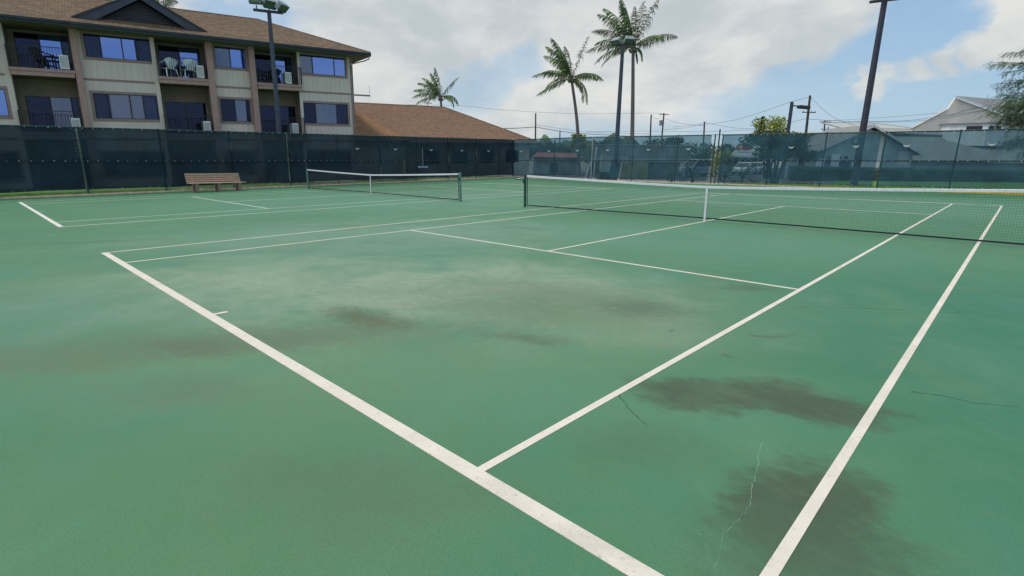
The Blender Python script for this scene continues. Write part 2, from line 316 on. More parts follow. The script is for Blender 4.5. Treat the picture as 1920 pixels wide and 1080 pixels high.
    c = t.mix(t.rng(grit, .35, .7, 0, .25), c, (.03, .10, .055))
    t.put(b.inputs['Base Color'], c)
    t.put(b.inputs['Roughness'], t.rng(mid, .3, .7, .55, .72)); b.inputs['Specular IOR Level'].default_value = .28
    bn = t.new('ShaderNodeBump'); bn.inputs['Strength'].default_value = .6; bn.inputs['Distance'].default_value = .005
    t.put(bn.inputs['Height'], t.math('ADD', grit, t.math('MULTIPLY', fine, 1.5))); t.put(b.inputs['Normal'], bn.outputs[0])
    return m
M['court'] = court_mat()

# ------------------------------------------------------------------ mesh helpers
class MB:
    def __init__(s, fn=None): s.v = []; s.f = []; s.fn = fn
    def add(s, vs, fs):
        k = len(s.v); s.v += [tuple(v) for v in vs]; s.f += [tuple(i+k for i in f) for f in fs]; return s
    def box(s, a, b, mx=None):
        (x0, y0, z0), (x1, y1, z1) = a, b
        vs = [Vector(p) for p in ((x0, y0, z0), (x1, y0, z0), (x1, y1, z0), (x0, y1, z0), (x0, y0, z1), (x1, y0, z1), (x1, y1, z1), (x0, y1, z1))]
        if mx is not None: vs = [mx @ p for p in vs]
        return s.add(vs, [(0, 3, 2, 1), (4, 5, 6, 7), (0, 1, 5, 4), (1, 2, 6, 5), (2, 3, 7, 6), (3, 0, 4, 7)])
    def quad(s, a, b, c, d): return s.add([a, b, c, d], [(0, 1, 2, 3)])
    def prism(s, poly, off):                               # poly: 3-D outline, off: thickness vector
        n = len(poly); off = Vector(off); p = [Vector(q) for q in poly]
        return s.add(p + [q+off for q in p], [tuple(range(n))[::-1], tuple(range(n, 2*n))] + [(i, (i+1) % n, n+(i+1) % n, n+i) for i in range(n)])
    def tube(s, pts, r, n=8, cap=True):
        pts = [Vector(p) for p in pts]; rs = r if hasattr(r, '__len__') else [r]*len(pts)
        k = len(s.v); t0 = (pts[1]-pts[0]).normalized(); a = t0.orthogonal().normalized()
        for i, p in enumerate(pts):
            t = (pts[min(i+1, len(pts)-1)]-pts[max(i-1, 0)]).normalized()
            a = (a - t*a.dot(t)).normalized(); b = t.cross(a)
            for j in range(n):
                an = 2*math.pi*j/n + math.pi/n; s.v.append(tuple(p + (a*math.cos(an)+b*math.sin(an))*rs[i]))
        for i in range(len(pts)-1):
            for j in range(n): s.f.append((k+i*n+j, k+i*n+(j+1) % n, k+(i+1)*n+(j+1) % n, k+(i+1)*n+j))
        if cap: s.f.append(tuple(k+j for j in range(n))[::-1]); s.f.append(tuple(k+(len(pts)-1)*n+j for j in range(n)))
        return s
    def build(s, name, m, parent=None, smooth=False, kind=None, label=None, bevel=0):
        me = bpy.data.meshes.new(name)
        vs = [tuple(s.fn(Vector(v))) for v in s.v] if s.fn else s.v
        me.from_pydata(vs, [], s.f)
        if smooth: me.polygons.foreach_set('use_smooth', [True]*len(me.polygons))
        me.materials.append(m if not isinstance(m, str) else M[m]); me.update()
        o = bpy.data.objects.new(name, me); COL.objects.link(o)
        if parent: o.parent = parent
        if kind: o['kind'] = kind
        if label: o['label'] = label
        if bevel:
            bv = o.modifiers.new('bevel', 'BEVEL'); bv.width = bevel; bv.segments = 2; bv.limit_method = 'ANGLE'
        return o
def tag(o, label, cat, group=None, kind=None):
    o['label'] = label; o['category'] = cat
    if group: o['group'] = group
    if kind: o['kind'] = kind
    return o
def thing(name, label, cat, loc=(0, 0, 0), rz=0, group=None, lean=True):
    o = bpy.data.objects.new(name, None); COL.objects.link(o); o.empty_display_size = .3
    mm = up_matrix(rz) if lean else Matrix.Rotation(rz, 3, 'Z')
    o.matrix_world = Matrix.Translation(Vector(loc)) @ mm.to_4x4()
    return tag(o, label, cat, group)
def copy_thing(root, loc, rz, label, lean=True):
    r = root.copy(); COL.objects.link(r)
    mm = up_matrix(rz) if lean else Matrix.Rotation(rz, 3, 'Z')
    r.matrix_world = Matrix.Translation(Vector(loc)) @ mm.to_4x4(); r['label'] = label
    for ch in list(root.children):
        c = ch.copy(); COL.objects.link(c); c.parent = r
        for gg in list(ch.children):
            d = gg.copy(); COL.objects.link(d); d.parent = c
    return r
def struct(name, mb, m, **k):
    o = mb.build(name, m, **k); o['kind'] = 'structure'; return o
def sheet(name, pts, z, m):
    mb = MB(); mb.add([(p[0], p[1], z) for p in pts], [tuple(range(len(pts)))]); return struct(name, mb, m)

# ------------------------------------------------------------------ ground, court, lines
FA, FB, FC = Vector((-19.0, -.4, 0)), Vector((-22.1, 33.5, 0)), Vector((20, 32.57, 0))    # left fence, corner, far fence
FL = (FB-FA).normalized(); FR = (FC-FB).normalized()
NL = FL.cross(Vector((0, 0, 1))); NR = FR.cross(Vector((0, 0, 1)))     # both point into the court
F0 = FA - FL*12
sheet('ground', [(-4000, -4000), (4000, -4000), (4000, 5000), (-4000, 5000)], -.16, 'earth')
k0, k1 = F0+NL*.10, FB+NL*.10+Vector((0, -.12, 0))
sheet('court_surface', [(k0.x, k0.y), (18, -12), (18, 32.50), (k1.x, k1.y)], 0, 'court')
lw = [F0-NL*.20, FB-NL*.20]
sheet('lawn', [(F0.x-.0, F0.y), (FB.x, FB.y), (-29, 34), (-27, -12)], .055, 'grass')
sheet('parking_lot', [(-30, 34.2), (18, 33.3), (60, 120), (-60, 160)], -.10, 'asphalt')
sheet('concrete_path', [(-22.3, 33.75), (4, 33.1), (6, 36), (-23, 36.5)], -.03, 'concrete')
sheet('grass_verge', [(3, 33.12), (30, 32.5), (42, 62), (0, 50)], -.05, 'grass')

DC = -5.2106                                                       # second court's near edge
def court_lines(x0, sgn, m, label2):
    W, SG, L, SV = 10.97, 1.37, 23.77, 5.485
    X = lambda u: x0 + u
    def ln(name, a, b, c, d, z=.004):
        struct(name, MB().box((min(a, c), min(b, d), 0), (max(a, c), max(b, d), z)), m)
    h = .027; q = .048
    ln('baseline', X(0), -q, X(W), q); ln('baseline', X(0), L-q, X(W), L+q)
    ln('doubles_sideline', X(0), q, X(.054), L-q); ln('doubles_sideline', X(W-.054), q, X(W), L-q)
    ln('singles_sideline', X(SG-h), q, X(SG+h), L-q); ln('singles_sideline', X(W-SG-h), q, X(W-SG+h), L-q)
    for v in (SV, L-SV): ln('service_line', X(SG+h), v-h, X(W-SG-h), v+h)
    ln('centre_service_line', X(W/2-h), SV+h, X(W/2+h), L-SV-h)
    ln('centre_mark', X(W/2-h), q, X(W/2+h), q+.13); ln('centre_mark', X(W/2-h), L-q-.13, X(W/2+h), L-q)
court_lines(0, 1, 'line', '')
court_lines(DC-10.97, 1, 'linefaded', '')

# hairline cracks in the surface
def crack(pts, wdt, m, n=10):
    random.seed(int(pts[0][0]*100)); P = []
    for i in range(len(pts)-1):
        a, b = Vector((*pts[i], 0)), Vector((*pts[i+1], 0))
        for j in range(n): P.append(a.lerp(b, j/n) + Vector((random.uniform(-1, 1), random.uniform(-1, 1), 0))*(b-a).length*.035)
    P.append(Vector((*pts[-1], 0))); mb = MB(); vs = []
    for i, p in enumerate(P):
        t = (P[min(i+1, len(P)-1)]-P[max(i-1, 0)]).normalized(); nn = Vector((-t.y, t.x, 0)); ww = wdt*random.uniform(.4, 1)*(1-.7*i/len(P))
        vs += [p+nn*ww+Vector((0, 0, .002)), p-nn*ww+Vector((0, 0, .002))]
    mb.add(vs, [(2*i, 2*i+1, 2*i+3, 2*i+2) for i in range(len(P)-1)])
    struct('court_crack', mb, m)
M['crack'] = mat('crack_shadow', (.022, .05, .035), .9, .2); M['crack_pale'] = mat('pale_crack_filler', (.20, .36, .25), .9, .3, 30)
crack([(9.62, 1.33), (9.80, 1.18), (9.90, 1.12), (10.0, 1.07)], .0035, M['crack'])
crack([(10.57, 1.35), (10.61, 1.16), (10.68, .88), (10.73, .71), (10.72, .45), (10.78, .2)], .0022, M['crack_pale'])
crack([(11.08, 2.79), (11.25, 2.86), (11.40, 2.86), (11.62, 2.99)], .004, M['crack'])
crack([(9.80, 4.58), (10.02, 4.78), (10.25, 4.98)], .004, M['crack'])
crack([(10.25, 4.98), (10.6, 5.2), (11.3, 5.7)], .004, M['crack'])
crack([(9.1, .06), (9.03, -.02), (8.98, -.12)], .003, M['crack_pale'])
crack([(4.9, 1.6), (5.4, 2.0), (5.9, 2.9)], .004, M['crack'])

# kerb and dirt along the fences
mb = MB()
def strip(mb, P, Q, N, a, b, z0, z1, seg=1.5, jit=.012):
    L = (Q-P).length; n = max(1, int(L/seg)); d = (Q-P)/n
    for i in range(n):
        p = P+d*i; q = p+d*.995; e = random.uniform(-jit, jit)
        mb.prism([p+N*(a+e)+Vector((0, 0, z0)), q+N*(a+e)+Vector((0, 0, z0)), q+N*(b+e)+Vector((0, 0, z0)), p+N*(b+e)+Vector((0, 0, z0))], (0, 0, z1-z0+random.uniform(-.004, .004)))
strip(mb, F0, FB, NL, .02, .18, -.1, .07); struct('kerb', mb, 'kerb')
mb = MB(); strip(mb, FB+FR*.15, FB+FR*19.5, NR, -.45, .10, -.1, .05); strip(mb, FB+FR*19.6, FB+FR*24.4, NR, -.45, .10, -.1, .05); struct('kerb', mb, 'kerb')
mb = MB(); strip(mb, FB+FR*24.4, FB+FR*28.0, NR, -.30, .08, -.1, .06); strip(mb, FB+FR*30.2, FC, NR, -.30, .34, -.1, .11); struct('yellow_kerb', mb, 'yellow')
mb = MB(); strip(mb, FB+FR*28.0, FB+FR*30.2, NR, -.30, .08, -.1, .04); struct('kerb', mb, 'kerb')
def blob(name, c, rx, ry, z, m, rot=0, n=26):
    P = []
    for i in range(n):
        a = 2*math.pi*i/n; r = 1+random.uniform(-.22, .22); x, y = rx*math.cos(a)*r, ry*math.sin(a)*r
        P.append((c[0]+x*math.cos(rot)-y*math.sin(rot), c[1]+x*math.sin(rot)+y*math.cos(rot)))
    return sheet(name, P, z, m)
M['dirt'] = mat('sandy_dirt', (.33, .25, .17), .95, .25, 5, .4)
blob('dirt_patch', tuple((FA+FL*21-NL*.55)[:2]), .35, 4.2, .076, 'dirt'); blob('dirt_patch', tuple((FA+FL*26-NL*.5)[:2]), .3, 4.0, .082, 'dirt'); blob('dirt_patch', tuple((FA+FL*1.9-NL*.4)[:2]), .12, .5, .076, 'dirt')
sl = FA+FL*7.3
struct('concrete_pad', MB().prism([sl-NL*.18+FL*-.55, sl-NL*.9+FL*-.75, sl-NL*.9+FL*.95, sl-NL*.18+FL*.75], (0, 0, .10)), 'kerb')
# grass blades of the strip under the left fence
random.seed(3); mb = MB()
for i in range(26000):
    s_ = random.uniform(-9, 24); d_ = .04+abs(random.gauss(0, .5))
    if s_ > 15 and random.random() < (s_-15)/9: continue
    p = FA+FL*s_-NL*d_+Vector((0, 0, .05)); a = random.uniform(0, 6.28); h_ = random.uniform(.06, .17); wd = .009
    mb.add([p+Vector((math.cos(a)*wd, math.sin(a)*wd, 0)), p-Vector((math.cos(a)*wd, math.sin(a)*wd, 0)), p+Vector((random.uniform(-.04, .04), random.uniform(-.04, .04), h_))], [(0, 1, 2)])
mb.build('grass', 'blade', kind='stuff')
# grass behind the far right fence
mb = MB()
for i in range(9000):
    p = FB+FR*random.uniform(19, 36)-NR*random.uniform(.45, 4)+Vector((0, 0, -.05)); a = random.uniform(0, 6.28); h_ = random.uniform(.06, .16); wd = .012
    mb.add([p+Vector((math.cos(a)*wd, math.sin(a)*wd, 0)), p-Vector((math.cos(a)*wd, math.sin(a)*wd, 0)), p+Vector((random.uniform(-.04, .04), random.uniform(-.04, .04), h_))], [(0, 1, 2)])
mb.build('grass', 'blade', kind='stuff')

# ------------------------------------------------------------------ tennis nets
def tennis_net(x0, label, mpost, near):
    W = 10.97+2*.914; yv = 11.885
    t = thing('tennis_net', label, 'tennis net', (x0+10.97/2, yv, 0), 0, lean=False)
    H = lambda x: .914+(1.07-.914)*abs(x/(W/2))**1.25
    B = lambda x: .045+.030*(1-abs(x/(W/2)))
    for sx in (-1, 1):
        p = MB().tube([(sx*W/2, 0, -.05), (sx*W/2, 0, 1.075)], .045, 14).tube([(sx*W/2, 0, 1.075), (sx*W/2, 0, 1.10)], [.050, .042], 14)
        p.tube([(sx*W/2, 0, 0), (sx*W/2, 0, .012)], .075, 14)
        po = p.build('net_post', mpost, t, smooth=False)
        if sx == -1 and near or (sx == 1 and not near):
            MB().box((sx*W/2-.035, -.075, .80), (sx*W/2+.035, -.045, .93)).tube([(sx*W/2, -.075, .87), (sx*W/2, -.14, .87), (sx*W/2+.10, -.14, .90)], .011, 6).build('winch', M['green_metal'], po)
        q = MB()                                                     # lacing between net edge and post
        for k in range(9): z = .12+.1*k; q.tube([(sx*(W/2-.045), 0, z), (sx*(W/2-.09), 0, z+.03)], .005, 4)
        q.build('lacing', 'band', t, kind='stuff')
    n = 40; xs = [-W/2+.09+(W-.18)*i/n for i in range(n+1)]
    b = MB()
    for i in range(n):
        a, c = xs[i], xs[i+1]
        for sy in (-1, 1):
            pass
        b.add([(a, -.012, H(a)-.058), (c, -.012, H(c)-.058), (c, -.012, H(c)-.006), (a, -.012, H(a)-.006), (a, .012, H(a)-.058), (c, .012, H(c)-.058), (c, .012, H(c)-.006), (a, .012, H(a)-.006), (a, 0, H(a)), (c, 0, H(c))],
              [(0, 1, 2, 3), (5, 4, 7, 6), (3, 2, 9, 8), (8, 9, 6, 7), (1, 0, 4, 5)])
    b.build('top_band', 'band', t)
    c = MB().tube([(-W/2, 0, 1.07)] + [(x, 0, H(x)-.004) for x in xs] + [(W/2, 0, 1.07)], .004, 5); c.build('net_cable', 'cord', t)
    c = MB()
    for i in range(n):
        a, d = xs[i], xs[i+1]
        c.box((a, -.009, 0), (d, .009, 1)); vs = c.v[-8:]; c.v[-8:] = [(v[0], v[1], B(v[0])+(.032 if v[2] > .5 else 0)) for v in vs]
    c.build('bottom_tape', 'cord', t)
    for sx in (-1, 1): MB().box((sx*(W/2-.10)-.012, -.008, .07), (sx*(W/2-.10)+.012, .008, 1.02)).build('end_tape', 'cord', t)
    MB().box((-.026, -.017, .0), (.026, -.013, .914)).box((-.026, .013, 0), (.026, .017, .914)).box((-.026, -.017, .914), (.026, .017, .920)).build('centre_strap', 'band', t)
    m_ = MB(); st = .0445; nv = int((W-.2)/st); th = .0014
    for i in range(nv):
        x = -W/2+.10+st*i; m_.tube([(x, 0, B(x)+.02), (x, 0, H(x)-.05)], th, 3, cap=False)
    nh = 19
    for k in range(1, nh):
        f = k/nh; seg = []
        for x in xs: seg.append((x, 0, B(x)+.03+(H(x)-.06-B(x)-.03)*f))
        m_.tube(seg, th, 3, cap=False)
    for k in range(4):                                             # doubled rows under the band
        m_.tube([(x, .002, H(x)-.075-.028*k) for x in xs], th*1.1, 3, cap=False)
    m_.build('netting', 'cord', t, kind='stuff')
    return t
tennis_net(0, 'long tennis net with dark green post, nearest net, running out of the right edge', M['green_metal'], True)
tennis_net(DC-10.97, 'smaller looking tennis net with grey green posts on the farther court near the bench', M['grey_green'], False)

# ------------------------------------------------------------------ fences with windscreen
def fence(name, label, P, d, N, posts, gaps, vents, hfn, m, s0, s1, ties_top):
    t = thing(name, label, 'fence', (P.x, P.y, 0), 0, lean=False)
    L2 = lambda s, n_, z: d*s + N*n_ + LEAN*z          # local to the thing's origin
    for s in posts:
        fr = .20 if round(s, 2) in (0, 8.8) else 0
        big = s in gaps or round(s, 2) in (0, 8.8)
        MB().tube([L2(s, fr, -.1), L2(s, fr, hfn(s)+.02)], .042 if big else .034, 10).tube([L2(s, fr, hfn(s)+.02), L2(s, fr, hfn(s)+.06)], [.045, .012], 10).build('fence_post', 'galv' if round(s, 2) in (0, 8.8) else 'green_metal', t)
    ss = [s0+(s1-s0)*i/40 for i in range(41)]
    MB().tube([L2(s, 0, hfn(s)) for s in ss], .022, 8).build('top_rail', 'green_metal', t)
    MB().tube([L2(s, 0, 1.50) for s in ss], .02, 8).build('mid_rail', 'green_metal', t)
    MB().tube([L2(s, 0, .06) for s in ss], .006, 5).build('bottom_wire', 'galv', t)
    # chain link: straight diagonal wires
    c = MB(); st = .075
    s = s0
    while s < s1:
        h_ = hfn(s)
        for sg in (-1, 1):
            e = s+sg*h_
            if e < s0 or e > s1: continue
            c.tube([L2(s, .027, .05), L2(e, .027, h_-.02)], .0016, 3, cap=False)
        s += st
    c.build('chain_link', 'galv', t, kind='stuff')
    cuts = sorted([s0]+[x for x in gaps if s0 < x < s1]+[s1])
    SB = .20 if d.x > .5 else .27
    allp = [p for p in posts if s0 <= p <= s1]
    edges = sorted(set([s0, s1]+allp))
    ty = MB()
    for i in range(len(edges)-1):
        a, b = edges[i], edges[i+1]
        if (round(a, 2), round(b, 2)) in OPEN: continue
        ga = .02 if a in gaps else 0; gb = (.20 if d.x > .5 else .09) if b in gaps else 0
        a_, b_ = a+ga, b-gb
        if b_-a_ < .3: continue
        nx, nz = 26, 20; vs = []; ph = random.uniform(0, 6)
        for j in range(nz+1):
            for k in range(nx+1):
                s = a_+(b_-a_)*k/nx; f = j/nz; z = SB+(hfn(s)-SB-.03)*f
                sag = .03*math.sin(math.pi*k/nx)*math.sin(math.pi*min(1, abs(f*2 % 1)))+.016*math.sin(s*2.1+z*3+ph)+.012*math.sin(s*5-z*4+ph)+.008*math.sin(s*9+z*7)
                dz = -.02*abs(math.sin(s*5.2)) if j == nz else (.03*math.sin(s*1.3+ph) if j == 0 else 0)
                vs.append(L2(s, .090+sag, z+dz))
        fs = [(j*(nx+1)+k, j*(nx+1)+k+1, (j+1)*(nx+1)+k+1, (j+1)*(nx+1)+k) for j in range(nz) for k in range(nx)]
        o = MB().add(vs, fs).build('windscreen_panel', m, t, smooth=True)
        sm = MB()
        for zz, hh in ((hfn(a)-.06, .035), (1.50, .04), (SB+.01, .03)):
            sm.prism([L2(a_, .145, zz), L2(b_, .145, zz+(hfn(b)-hfn(a) if zz > 2 else 0)), L2(b_, .145, zz+hh+(hfn(b)-hfn(a) if zz > 2 else 0)), L2(a_, .145, zz+hh)], N*.004)
        sm.build('hem', 'hem', o, kind='stuff')
        s = a_+.12
        while s < b_:
            for zz in (hfn(s)-.05, 1.52, SB+.025):
                if zz < 1 and random.random() < .5: continue
                r_ = random.uniform(.010, .018); q = L2(s, .155, zz+random.uniform(-.012, .012))
                ty.prism([q-d*r_-LEAN*r_, q+d*r_-LEAN*r_, q+d*r_+LEAN*r_*1.3, q-d*r_+LEAN*r_*1.3], N*.006)
            s += .38
    ty.build('screen_tie', 'tie', t, kind='stuff')
    for s in vents:                                          # half-moon wind vents
        q = L2(s, .165, 2.36); poly = []
        rr = .155
        for k in range(11): a = math.pi+math.pi*k/10; poly.append(q+d*rr*math.cos(a)+LEAN*rr*.95*math.sin(a))
        for k in range(1, 10): a = 2*math.pi-math.pi*k/10; poly.append(q+d*rr*.98*math.cos(a)+LEAN*(rr*.42*math.sin(a)))
        MB().prism(poly, N*.006).build('wind_vent', 'vent', t)
    for s in gaps:                                           # laced edges beside a gap
        if not (s0 < s < s1): continue
        q = MB(); z = .3
        while z < hfn(s)-.1:
            for sg in (-1, 1):
                q.tube([L2(s-.11+sg*.10, .085, z), L2(s-.11+sg*.02, .07, z+random.uniform(-.03, .06))], .008, 4)
            z += random.uniform(.08, .2)
        q.build('lacing', 'lace', t, kind='stuff')
    return t
M['lace'] = mat('grey_lacing_cord', (.16, .17, .16), .7, .5, 9)
M['hem'] = mat('screen_hem', (.008, .018, .024), .8, .2)
OPEN = {(18.45, 18.97)}
hl = lambda s: 2.94+.36*max(0, min(1, s/34.07)) if s > 0 else 2.94
hr = lambda s: 3.30-.33*max(0, min(1, (s-8)/22)) if s > 8 else 3.30
lp = [-9.75, -6.5, -3.3, -.1, 2.95, 6.1, 9.4, 12.7, 16.0, 19.3, 22.6, 25.8, 29.0, 32.0, 33.95]
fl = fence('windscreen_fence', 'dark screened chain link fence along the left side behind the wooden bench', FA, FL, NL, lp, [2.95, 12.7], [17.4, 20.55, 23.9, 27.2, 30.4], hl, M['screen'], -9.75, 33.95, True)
rp = [0, 4.8, 8.8, 12.35, 15.85, 18.45, 18.97, 22.0, 24.95, 27.75, 30.8, 33.85, 36.9, 40]
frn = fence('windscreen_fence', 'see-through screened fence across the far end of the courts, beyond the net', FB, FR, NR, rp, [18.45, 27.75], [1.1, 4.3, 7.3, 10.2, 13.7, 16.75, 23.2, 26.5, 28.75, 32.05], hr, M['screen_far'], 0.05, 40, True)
frn['group'] = fl['group'] = 'screened fences round the courts'
# taller square gate post in the open gap
gp = FB+FR*18.72
t = thing('gate_post', 'tall thin green steel post standing in the open gap of the far fence', 'post', (gp.x, gp.y, 0))
MB().tube([(0, 0, -.05), (0, 0, 3.46)], .045, 10).build('post', 'green_metal', t)
MB().tube([(0, 0, 3.46), (0, 0, 3.50)], [.05, .02], 10).build('cap', 'green_metal', t)

# squeegee hanging on the left fence
q = FA+FL*23.0+NL*.24
t = thing('court_squeegee', 'court squeegee with blue foam roller hanging head down on the left fence', 'squeegee', (q.x, q.y, 1.0), math.atan2(FL.y, FL.x))
MB().tube([(0, 0, .03), (0, 0, 1.38)], .016, 8).build('handle', 'galv', t)
MB().tube([(-.46, 0, 0), (.46, 0, 0)], .052, 12).build('foam_roller', 'bluefoam', t)
MB().box((-.48, -.03, .05), (.48, .03, .085)).build('roller_bar', 'acwhite', t)
# flat rubber drag by the corner
q = gnd(975, 337)
t = thing('rubber_base', 'small flat black base with a pale top on the court near the far corner', 'rubber base', (q.x, q.y, 0), .4)
MB().tube([(0, 0, 0), (0, 0, .05), (0, 0, .08)], [.36, .34, .12], 18).build('rubber_foot', 'dark_plastic', t)
MB().tube([(0, 0, .08), (0, 0, .10)], [.26, .25], 18).build('cover_plate', 'vent', t)

# ------------------------------------------------------------------ bench
q = gnd(407, 359.2)
bench = thing('park_bench', 'weathered brown slatted wooden bench standing against the left fence', 'bench', (q.x, q.y, 0), math.atan2(FL.y, FL.x))
BL = 1.30        # half length; +x runs along the fence to the right, -y faces the court
for k in range(4):
    z = .50+.105*k; y = .20+.035*k
    MB().box((-BL, y-.02, z), (BL, y+.018, z+.085)).build('back_slat', 'wood', bench, bevel=.006)
for k in range(4):
    y = -.26+.115*k; MB().box((-BL, y, .425), (BL+.10*(k == 0), y+.10, .463)).build('seat_slat', 'wood', bench, bevel=.006)
for x in (-.98, .06, 1.08):
    o = MB().box((x-.07, -.24, -.0), (x+.07, -.10, .42)).build('front_leg', 'wood_dark', bench, bevel=.01)
    MB().box((x-.06, .14, 0), (x+.06, .26, .42)).prism([(x-.04, .215, .42), (x+.04, .215, .42), (x+.04, .335, .90), (x-.04, .335, .90)], (0, .06, 0)).build('back_leg', 'wood_dark', bench)
    MB().box((x-.05, -.26, .36), (x+.05, .26, .424)).build('seat_support', 'wood_dark', bench)

# ------------------------------------------------------------------ floodlight poles
def flood_head(parent, c, yaw, tilt, w_=.62, h_=.42, dpt=.34):
    mx = Matrix.Translation(Vector(c)) @ Matrix.Rotation(yaw, 4, 'Z') @ Matrix.Rotation(tilt, 4, 'X')
    b = MB(); a, e = w_/2, h_/2
    back = [(-a*.7, dpt*.5, -e*.7), (a*.7, dpt*.5, -e*.7), (a*.7, dpt*.5, e*.7), (-a*.7, dpt*.5, e*.7)]
    midr = [(-a, dpt*.1, -e), (a, dpt*.1, -e), (a, dpt*.1, e), (-a, dpt*.1, e)]
    frnt = [(-a, -dpt*.5, -e), (a, -dpt*.5, -e), (a, -dpt*.5, e), (-a, -dpt*.5, e)]
    b.add([mx @ Vector(v) for v in back+midr+frnt], [(0, 1, 2, 3)] + [(r+i, r+(i+1) % 4, r+4+(i+1) % 4, r+4+i) for r in (0, 4) for i in range(4)] + [(8, 9, 10, 11)])
    o = b.build('lamp_housing', 'lamp_grey', parent, bevel=.012)
    MB().box((-a*.92, -dpt*.5-.012, -e*.9), (a*.92, -dpt*.5-.002, e*.9), mx).build('lens', 'lampglass', o)
    f = MB(); f.box((-a, -dpt*.5-.03, -e), (a, -dpt*.5, -e*.9), mx).box((-a, -dpt*.5-.03, e*.9), (a, -dpt*.5, e), mx).box((-a, -dpt*.5-.03, -e*.9), (-a*.92, -dpt*.5, e*.9), mx).box((a*.92, -dpt*.5-.03, -e*.9), (a, -dpt*.5, e*.9), mx)
    f.build('lens_frame', 'black_steel', o)
    return o
def yaw_to_cam(p): v = CAM-Vector(p); return math.atan2(v.y, v.x)+math.pi/2
# left, behind the fence
p = Vector((-20.75, 12.35, 0))
p = at(527, 299, 31.6); p.z = -.02
t = thing('floodlight_pole', 'court floodlight pole with three lamps in front of the apartment building', 'light pole', p, yaw_to_cam(p), 'court floodlight poles')
H = (t.matrix_world.inverted() @ at(513, 24, 31.6)).z
MB().tube([(0, 0, 0), (0, 0, H)], [.15, .105], 4).build('pole', 'pole', t)
MB().box((-.22, -.22, 0), (.22, .22, .03)).build('base_plate', 'pole', t)
MB().box((-.80, -.06, H), (.74, .06, H+.13)).build('crossbar', 'black_steel', t)
for x, c, yw, tl in ((-.62, (-.62, -.02, H+.58), -.15, -.12), (.02, (.05, -.05, H+.50), .45, .75), (.60, (.66, -.10, H+.40), .95, .85)):
    MB().tube([(x, 0, H+.13), (x, 0, H+.32)], .03, 8).build('lamp_bracket', 'black_steel', t)
    flood_head(t, c, yw, tl, .68, .46, .38)
# centre
p = at(1154, 299, 41.4); p.z = -.05
t = thing('floodlight_pole', 'court floodlight pole with two lamps beside the tallest palm', 'light pole', p, yaw_to_cam(p), 'court floodlight poles')
H = (t.matrix_world.inverted() @ at(1166, 86, 41.4)).z
MB().tube([(0, 0, 0), (0, 0, H)], [.20, .13], 10).build('pole', 'pole', t)
MB().box((-.25, -.25, 0), (.25, .25, .03)).build('base_plate', 'pole', t)
MB().box((-.55, -.05, H), (.55, .05, H+.10)).build('crossbar', 'black_steel', t)
for x, c, yw, tl in ((-.42, (-.45, -.05, H+.36), -.7, .9), (.36, (.42, -.05, H+.42), .35, .9)):
    MB().tube([(x, 0, H+.1), (x, 0, H+.22)], .03, 8).build('lamp_bracket', 'black_steel', t)
    flood_head(t, c, yw, tl, .72, .46, .40)
# right, head just above the picture
p = at(1608, 299, 32.6); p.z = -.05
t = thing('floodlight_pole', 'thick dark pole rising out of the top right of the picture', 'light pole', p, yaw_to_cam(p), 'court floodlight poles')
H = (t.matrix_world.inverted() @ at(1661, 3, 32.6)).z
MB().tube([(0, 0, 0), (0, 0, H)], [.205, .15], 4).build('pole', 'brown_pole', t)
MB().box((-.3, -.3, 0), (.3, .3, .03)).build('base_plate', 'brown_pole', t)
MB().box((-.75, -.06, H), (.75, .06, H+.13)).build('crossbar', 'black_steel', t)
for x, yw in ((-.55, -.6), (.0, 0), (.55, .6)):
    MB().tube([(x, 0, H+.13), (x, 0, H+.32)], .03, 8).build('lamp_bracket', 'black_steel', t)
    flood_head(t, (x, -.05, H+.52), yw, .8, .6, .42, .36)
# parking lot lamp
p = base(1470, 45)
t = thing('street_lamp', 'dark shoebox parking lot lamp with one arm to the right of the yellow green tree', 'street lamp', p, 0.75)
hh = (t.matrix_world.inverted() @ at(1475, 191, 45)).z
MB().tube([(0, 0, 0), (0, 0, hh)], [.17, .15], 4).build('pole', 'brown_pole', t)
MB().tube([(.1, 0, hh-.28), (.62, 0, hh-.33)], .055, 6).build('arm', 'brown_pole', t)
MB().prism([(.55, -.24, hh-.24), (1.5, -.22, hh-.30), (1.5, .22, hh-.30), (.55, .24, hh-.24)], (0, 0, -.26)).build('lamp_housing', 'black_steel', t, bevel=.05)

